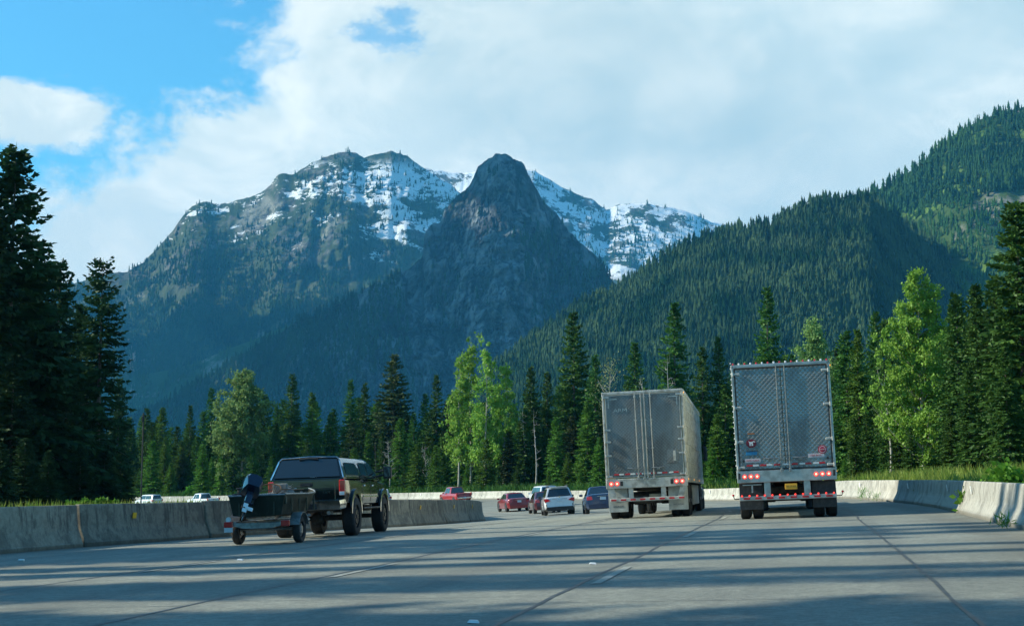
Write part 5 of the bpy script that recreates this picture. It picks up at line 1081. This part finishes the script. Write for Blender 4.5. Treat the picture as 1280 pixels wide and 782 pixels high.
# ---- the black pickup with a canopy
def big_pickup():
    t = empty('pickup_truck', (0, 0, 0), 'lifted black pickup with canopy, chrome bumper and big tyres, towing a small boat', 'pickup truck'); w = 1.0
    def pr(wx, zb, zt, y, cr=.0, yt=None):
        yt = y if yt is None else yt
        return [(wx * .90, y, zb), (wx * .985, y, zb + .05), (wx, y, zb + .25), (wx * 1.0, y * .6 + yt * .4, zt - .20), (wx * .975, yt, zt - .05), (wx * .90, yt, zt), (0, yt, zt + cr)]
    b = MB(); b.loft([pr(w * .975, .84, 1.47, 0, 0), pr(w * .995, .82, 1.48, .06), pr(w, .80, 1.48, .6), pr(w, .78, 1.48, 2.1), pr(w, .78, 1.46, 4.1), pr(w * .99, .80, 1.42, 4.5, .03), pr(w * .98, .82, 1.38, 5.4, .05), pr(w * .90, .86, 1.22, 5.86, .03)]); b.build('body', M['pick'], t, True, 40)
    # canopy over the bed
    cn = MB(); ring = lambda yb, yt, k=1.0: [(.955 * k, yb, 1.482), (.945 * k, yb + (yt - yb) * .15, 1.56), (.80 * k, yb + (yt - yb) * .86, 1.955), (.74 * k, yt, 2.02), (0, yt + .01, 2.06)]
    cn.loft([ring(.05, .34, .99), ring(.25, .46), ring(1.2, 1.2), ring(1.98, 1.98)]); c_ = cn.build('canopy', M['pick'], t, True, 40)
    rwp = lambda sx, f: (sx * (.87 + (.735 - .87) * f), .05 + .29 * f - .012, 1.50 + .53 * f)
    rw_ = MB().poly([rwp(-1, .06), rwp(1, .06), rwp(.98, .90), rwp(-.98, .90)], (0, -1, .55), .018).build('rear_window', M['glass'], c_)
    fr = MB()
    for s in (-1, 1): fr.tube([(s * .955, .035, 1.50), (s * .80, .28, 1.955), (s * .735, .325, 2.03)], .020, 6)
    fr.tube([(-.735, .325, 2.035), (0, .335, 2.065), (.735, .325, 2.035)], .018, 6); fr.build('canopy_edge', M['chrome'], c_)
    text('LEER', .085, M['white_tape'], c_, (.16, .055, 1.555), (R(90) - .45, 0, 0))
    MB().tube([(-.25, .26, 2.00), (0, .275, 2.025), (.25, .26, 2.00)], .022, 6).build('brake_light', M['black'], c_)
    for s in (-1, 1):
        sp = lambda y, f: (s * (.955 + (.80 - .955) * f + .008), y, 1.50 + .46 * f)
        MB().poly([sp(.42, .16), sp(1.80, .16), sp(1.80, .86), sp(.60, .86)], (s, 0, .35), .012).build('side_window', M['glass'], c_)
        MB().tube([sp(.40, .10), sp(1.88, .10)], .011, 5).build('window_trim', M['chrome'], c_)
    # cab
    cb = MB(); cr = lambda yb, yt, zt, k=1.0: [(.955 * k, yb, 1.46), (.945 * k, yb + (yt - yb) * .12, 1.54), (.79 * k, yb + (yt - yb) * .9, zt - .08), (.72 * k, yt, zt - .02), (0, yt, zt + .015)]
    cb.loft([cr(2.04, 2.08, 2.02), cr(2.4, 2.45, 2.05), cr(3.2, 3.2, 2.06), cr(4.1, 3.65, 2.03), cr(4.62, 3.85, 1.98, .98)]); cbo = cb.build('cab', M['pick'], t, True, 40)
    for s in (-1, 1):
        sp = lambda y, f: (s * (.952 + (.79 - .952) * f + .009), y, 1.49 + .48 * f)
        MB().poly([sp(2.25, .14), sp(3.02, .14), sp(3.02, .90), sp(2.32, .90)], (s, 0, .35), .012).build('side_window', M['glass'], cbo)
        MB().poly([sp(3.14, .14), sp(4.22, .14), sp(3.68, .90), sp(3.14, .90)], (s, 0, .35), .012).build('side_window', M['glass'], cbo)
    MB().poly([(-.86, 4.60, 1.53), (.86, 4.60, 1.53), (.70, 3.93, 1.97), (-.70, 3.93, 1.97)], (0, .6, 1), .015).build('windscreen', M['glass'], cbo)
    tg = MB().box((0, -.012, 1.17), (1.50, .03, .56), .012).build('tailgate', M['pick'], t)
    MB().box((0, -.035, 1.34), (.34, .03, .10), .02).build('handle', M['black'], tg); text('RAM', .10, M['chrome'], tg, (.52, -.032, 1.13)); text('4X4', .05, M['chrome'], tg, (-.52, -.032, 1.02))
    MB().box((0, -.03, 1.235), (1.46, .012, .02)).build('crease', M['black'], tg)
    bu = MB(); bu.loft([[(.90, -.22, .70), (.93, -.235, .80), (.90, -.22, .92), (0, -.235, .93)], [(1.0, -.05, .72), (1.02, -.05, .82), (1.0, -.05, .95), (0, -.05, .96)], [(1.0, .06, .74), (1.02, .06, .82), (1.0, .06, .93), (0, .06, .94)]]); bmp = bu.build('rear_bumper', M['chrome'], t, True, 40)
    MB().box((0, -.24, .79), (.62, .03, .15), .02).build('bumper_recess', M['black'], bmp)
    ht = MB().box((0, -.30, .60), (.10, .40, .10), .01).cyl((0, -.46, .68), .03, .08, 'Z', 12).build('tow_hitch', M['chassis'], t)
    ch = MB()
    for s in (-1, 1): ch.box((s * .45, 2.8, .70), (.12, 5.2, .18), .02)
    ch.cyl((0, 1.15, .47), .06, 1.7, 'X', 12).sph((0, 1.15, .47), (.36, .34, .36), 14).cyl((0, 4.75, .47), .06, 1.7, 'X', 12).box((.35, .5, .60), (.10, .5, .10), .02).box((0, .35, .72), (1.3, .4, .12), .04); ch.build('chassis', M['chassis'], t)
    for s in (-1, 1):
        tl = MB().box((s * .93, .005, 1.25), (.155, .10, .40), .02).build('tail_lamp', M['red_lens'], t); MB().box((s * .93, -.052, 1.10), (.13, .012, .09), .006).build('reversing_lamp', M['white_lens'], tl)
        for yy in (1.15, 4.75):
            halfdisc(s * .985, yy, .56, .55, .74, .02, s).build('wheel_well', M['black'], t)  # shade of the open wheel arch, painted as a black half disc
            fl = MB(); n = 14
            for k in range(n):
                a0, a1 = math.pi * k / n, math.pi * (k + 1) / n; A_, B_ = (math.cos(a0), math.sin(a0)), (math.cos(a1), math.sin(a1))
                q = [(s * 1.0, yy + .64 * A_[0], .60 + .62 * A_[1]), (s * 1.0, yy + .64 * B_[0], .60 + .62 * B_[1]), (s * 1.0, yy + .54 * B_[0], .56 + .52 * B_[1]), (s * 1.0, yy + .54 * A_[0], .56 + .52 * A_[1])]
                fl.poly(q, (s, 0, 0), .055)
            fl.build('wheel_flare', M['pick'], t); wheel(t, s * .90, yy, .49, .33, 'darkrim', .55, s, spokes=8)
        MB().box((s * 1.0, 2.95, .70), (.16, 2.1, .05), .015).build('side_step', M['black'], t)
        mr = MB().box((s * 1.30, 4.02, 1.66), (.24, .14, .34), .04, seg=2).tube([(s * .95, 4.05, 1.55), (s * 1.2, 4.03, 1.60)], .03).tube([(s * .95, 4.05, 1.68), (s * 1.2, 4.03, 1.72)], .025).build('mirror', M['black'], t)
        MB().box((s * 1.30, 3.945, 1.67), (.18, .012, .26), .01).build('mirror_glass', M['glass'], mr)
        ln = MB()
        for yy in (2.10, 3.10, 4.22): ln.box((s * 1.001, yy, 1.16), (.006, .016, .58))
        ln.build('door_gap', M['black'], t)
        for yy in (2.98, 4.08 - .9 + .0): pass
        for yy in (2.28, 3.30): MB().box((s * 1.015, yy, 1.30), (.04, .20, .045), .012).build('door_handle', M['chrome'], t)
        MB().box((s * 1.003, 3.1, 1.02), (.012, 1.9, .05), .004).build('door_trim', M['chrome'], t)
        MB().box((s * .84, 5.84, 1.10), (.20, .08, .22), .02).build('headlamp', M['white_lens'], t)
    MB().tube([(.85, 4.55, 1.4), (.86, 4.5, 2.55)], .007, 5).build('aerial', M['black'], t)
    MB().cyl((.62, -.10, .62), .05, .3, 'Y', 14).build('exhaust', M['galv'], t); MB().box((0, 5.92, .90), (1.7, .12, .26), .05).build('front_bumper', M['chrome'], t)
    return t
pk = big_pickup(); PX, PY, PHD = -5.22, 37.2, .115; seat(pk, PX, PY, PHD, 3.6)
# ---- boat trailer and boat
def local(x, y, px0=PX, py0=PY, h=PHD): return (px0 + x * math.cos(h) + y * math.sin(h), py0 - x * math.sin(h) + y * math.cos(h))
bt = empty('boat_trailer', (0, 0, 0), 'galvanised boat trailer with red lamps hitched behind the black pickup', 'boat trailer'); BW = .72
f = MB()
for s in (-1, 1): f.tube([(s * .55, .05, .50), (s * .55, 2.2, .50), (s * .10, 3.6, .52)], .035, 8); f.box((s * .38, 1.5, .60), (.09, 2.0, .05), .01)
f.tube([(0, 3.2, .52), (0, 4.15, .58)], .04, 8); f.box((0, .08, .46), (1.36, .07, .08), .01); f.cyl((0, .85, .33), .035, 1.5, 'X', 10); f.box((0, 1.6, .5), (1.1, .07, .07), .01); f.box((0, 3.5, .85), (.06, .06, .65), .01)
f.build('trailer_frame', M['galv'], bt)
MB().poly([(-.62, .02, .44), (.62, .02, .44), (.30, .02, .37), (-.30, .02, .37)], (0, 1, 0), .03).build('cross_plate', M['galv'], bt)
for s in (-1, 1):
    wheel(bt, s * BW, .85, .30, .17, 'rim', .55, s); fn = MB(); n = 8
    for k in range(n):
        a0, a1 = math.pi * (.08 + .84 * k / n), math.pi * (.08 + .84 * (k + 1) / n)
        fn.poly([(s * (BW - .12), .85 + .37 * math.cos(a0), .32 + .37 * math.sin(a0)), (s * (BW + .12), .85 + .37 * math.cos(a0), .32 + .37 * math.sin(a0)), (s * (BW + .12), .85 + .37 * math.cos(a1), .32 + .37 * math.sin(a1)), (s * (BW - .12), .85 + .37 * math.cos(a1), .32 + .37 * math.sin(a1))], (0, 0, 1), .012)
    fn.build('mudguard', M['galv'] if s > 0 else M['black'], bt)
    MB().box((s * .66, -.01, .47), (.20, .06, .13), .012).build('tail_lamp', M['red_lens'], bt)
pl = MB().box((-.66, -.02, .355), (.20, .012, .11), .004).build('number_plate', M['plate'], bt); MB().cyl((-.66, -.0, .58), .06, .05, 'Y', 14).build('clear_lamp', M['white_lens'], bt)
bx, by = local(.05, -4.62); HB2 = PHD + .03; seat(bt, bx, by, HB2, 2.5)
bo = empty('small_boat', (0, 0, 0), 'small olive green open boat with outboard motor, lying on the trailer behind the black pickup', 'boat')
h = MB(); rings = []; st = [(0, .56, .66, .0), (.8, .58, .69, .0), (1.8, .54, .68, .0), (2.6, .40, .60, .05), (3.2, .22, .42, .14), (3.6, .05, .16, .26)]
for (y, wb, wg, up) in st:
    rings.append([h.bm.verts.new(p) for p in ((wg, y, 1.10 + up * .5), (wb, y, .66 + up * .6), (wb * .5, y, .63 + up), (-wb * .5, y, .63 + up), (-wb, y, .66 + up * .6), (-wg, y, 1.10 + up * .5))])
for A_, B_ in zip(rings, rings[1:]):
    for k in range(5): h.bm.faces.new((A_[k], A_[k + 1], B_[k + 1], B_[k]))
h.bm.faces.new(rings[0][::-1]); h.bm.faces.new(rings[-1]); bmesh.ops.solidify(h.bm, geom=h.bm.faces[:], thickness=.025); hull = h.build('hull', M['olive'], bo)
gw_ = MB()
for s in (-1, 1): gw_.tube([(s * w_, y, 1.115 + up * .5) for (y, wb, w_, up) in st], .020, 6)
gw_.tube([(-.66, 0, 1.10), (.66, 0, 1.10)], .020, 6); gw_.build('gunwale', M['galv'], bo)
rb_ = MB()
for y in (.5, 1.1, 1.7, 2.3): 
    for s in (-1, 1): rb_.box((s * .655, y, .90), (.03, .03, .36), .004)
for x in (-.40, .40): rb_.box((x, -.02, .80), (.03, .03, .30), .004)
rb_.box((.60, .12, 1.0), (.12, .05, .22), .01); rb_.build('rib', M['olive'], bo)
for y in (.45, 1.5, 2.5): MB().box((0, y, .98), (1.16 if y < 2 else .8, .26, .04), .008).build('bench', M['galv'], bo)
MB().box((.22, .9, 1.10), (.38, .36, .10), .03, seg=2).box((.22, 1.06, 1.24), (.36, .07, .24), .03, seg=2).build('seat', M['gray_cloth'], bo)
mo = MB(); mo.loft([[(.13, -.28, -.16), (.17, -.28, .02), (.12, -.26, .12), (0, -.26, .15)], [(.19, -.10, -.20), (.22, -.10, .04), (.17, -.08, .20), (0, -.08, .24)], [(.19, .16, -.20), (.21, .16, .04), (.15, .14, .17), (0, .14, .20)], [(.12, .28, -.18), (.14, .27, -.02), (.10, .25, .06), (0, .25, .08)]]); ob = mo.build('outboard_motor', M['motor'], bo, True, 60); ob.location = (.02, -.36, 1.32); ob.rotation_euler = (R(-30), R(20), R(24))
lg = MB().box((0, .02, -.30), (.15, .22, .40), .04, seg=2).box((0, .02, -.56), (.09, .20, .24), .03).box((0, -.05, -.56), (.20, .30, .02), .005).cyl((0, .0, -.72), .05, .34, 'Y', 14, .03).box((0, .04, -.84), (.02, .14, .16), .005).build('motor_leg', M['motor'], ob, True, 50)
pp = MB().cyl((0, 0, 0), .035, .07, 'Y', 12)
for k in range(3):
    a = 2 * math.pi * k / 3; pp.box((.075 * math.cos(a), 0, .075 * math.sin(a)), (.12, .014, .09), .004, None) if k == 0 else pp.box((.075 * math.cos(a), 0, .075 * math.sin(a)), (.10, .014, .10), .004)
pr_ = pp.build('propeller', M['white_lens'], ob); pr_.location = (0, -.21, -.72)
st_ = MB().box((0, .12, .02), (.31, .30, .02), .004).build('cowl_stripe', M['galv'], ob); st_.location = (0, 0, .165); st_.scale = (.25, 1, 1)
MB().box((-.16, -.06, 1.02), (.24, .12, .26), .03).build('motor_clamp', M['black'], bo)
seat(bo, bx, by, HB2, 2.5)
def inboat(o, x, y, z): 
    o.parent = None; o.matrix_world = bo.matrix_world @ Matrix.Translation((x, y, z))
n_ = MB(); ring_ = [(.30 * math.cos(2 * math.pi * k / 24), .16 * math.sin(2 * math.pi * k / 24), .13 * math.sin(2 * math.pi * k / 24)) for k in range(25)]; n_.tube(ring_, .014, 6); n_.tube([(.30, 0, 0), (.75, .3, -.02)], .013, 6)
for k in range(11):
    a = math.pi * k / 11; n_.tube([(.29 * math.cos(a), .16 * math.sin(a), .13 * math.sin(a)), (.14 * math.cos(a), .05, -.16), (.29 * math.cos(-a), .16 * math.sin(-a), .13 * math.sin(-a))], .006, 4)
o = n_.build('landing_net', M['brown']); tag(o, 'round brown landing net propped in the open boat', 'net'); inboat(o, .10, .55, 1.22)
o = MB().box((0, 0, 0), (.42, .30, .26), .05, seg=2).box((0, 0, .14), (.44, .32, .04), .015).build('cool_box', M['black']); tag(o, 'dark cool box standing in the boat beside the left rim', 'cool box'); inboat(o, -.42, .62, 1.13)
o = MB().sph((0, 0, 0), (.55, .4, .28), 16).tube([(-.2, 0, .12), (0, 0, .2), (.2, 0, .12)], .015).build('gear_bag', M['gray_cloth'], None, True); tag(o, 'grey gear bag lying across the bench of the boat', 'bag'); inboat(o, .12, 1.6, 1.15)
for k, (a_, b_, lb) in enumerate((((-.60, .1, 1.14), (.35, 3.0, 1.32), 'fishing rod with its tip towards the pickup, lying over the boat rims'), ((.5, .3, 1.14), (-.1, 3.1, 1.36), 'shorter fishing rod crossing the other one in the boat'))):
    o = MB().tube([a_, b_], [.014, .006], 6).cyl((a_[0], a_[1] + .2, a_[2] - .03), .035, .05, 'X', 10).build('fishing_rod', M['black']); tag(o, lb, 'fishing rod'); inboat(o, 0, 0, 0)
o = MB().box((0, 0, 0), (.34, .22, .06), .02, seg=2).build('boat_cushion', M['tan']); tag(o, 'pale cushion lying on the right rim side of the boat', 'cushion'); inboat(o, .42, 1.35, 1.06)

# ---- small things on the road and verge
for px_, Y_, lb in ((592, 12.25, 'small white lane stud in the road, nearest to the viewpoint'), (741, 20.2, 'small white lane stud on the lane joint behind the left trailer'), (300, 25.0, 'small worn lane stud in front of the median wall')):
    x_ = ray(px_, 700)[0] * Y_; u_, w_ = uw(x_, Y_); o = MB().loft([[(.05, -.05, 0), (.035, -.03, .02), (0, -.03, .02)], [(.05, .05, 0), (.035, .03, .02), (0, .03, .02)]]).build('lane_stud', M['white_tape']); o.location = (x_, Y_, float(zroad(u_, w_)) + .004); o.rotation_euler = (0, float(bank(u_)), 0); tag(o, lb, 'lane stud')
Y_ = 27.5; x_ = ray(27, 690)[0] * Y_; u_, w_ = uw(x_, Y_); o = MB().box((0, 0, .03), (.12, .06, .05), .015).build('stone', M['white_tape']); bmesh
o.location = (x_, Y_, float(zroad(u_, w_))); tag(o, 'small pale stone on the shoulder below the median wall', 'stone')
Y_ = 60; x_ = ray(177, 600)[0] * Y_; o = MB().cyl((0, 0, 2.0), .03, 4.4, 'Z', 8).box((0, -.02, 3.95), (.12, .03, .24), .01).build('marker_post', M['black']); o.location = (x_, Y_, float(ground_z(x_, Y_)) - .1); tag(o, 'thin dark post standing behind the median wall left of the small white suv', 'post')

# ---- tell look-alikes in view apart by their place, from left to right
bpy.context.view_layer.update()
ORD = 'first second third fourth fifth sixth seventh eighth ninth tenth eleventh twelfth'.split()
by = {}
for o in COL.objects:
    if o.parent is None and 'label' in o.keys() and o.get('kind') is None: by.setdefault(o['label'], []).append(o)
for lb, os_ in by.items():
    if len(os_) < 2 or len(os_) > 12 or any(k in lb for k in ('left of the picture', 'behind the viewpoint', 'past the', 'out of sight')): continue
    os_.sort(key=lambda o: o.matrix_world.translation.x / max(o.matrix_world.translation.y, 1))
    for i, o in enumerate(os_): o['label'] = ' '.join((lb.replace(', partly hidden by its neighbours', '')).split()[:13]).rstrip(',') + f', {ORD[i]} from left'
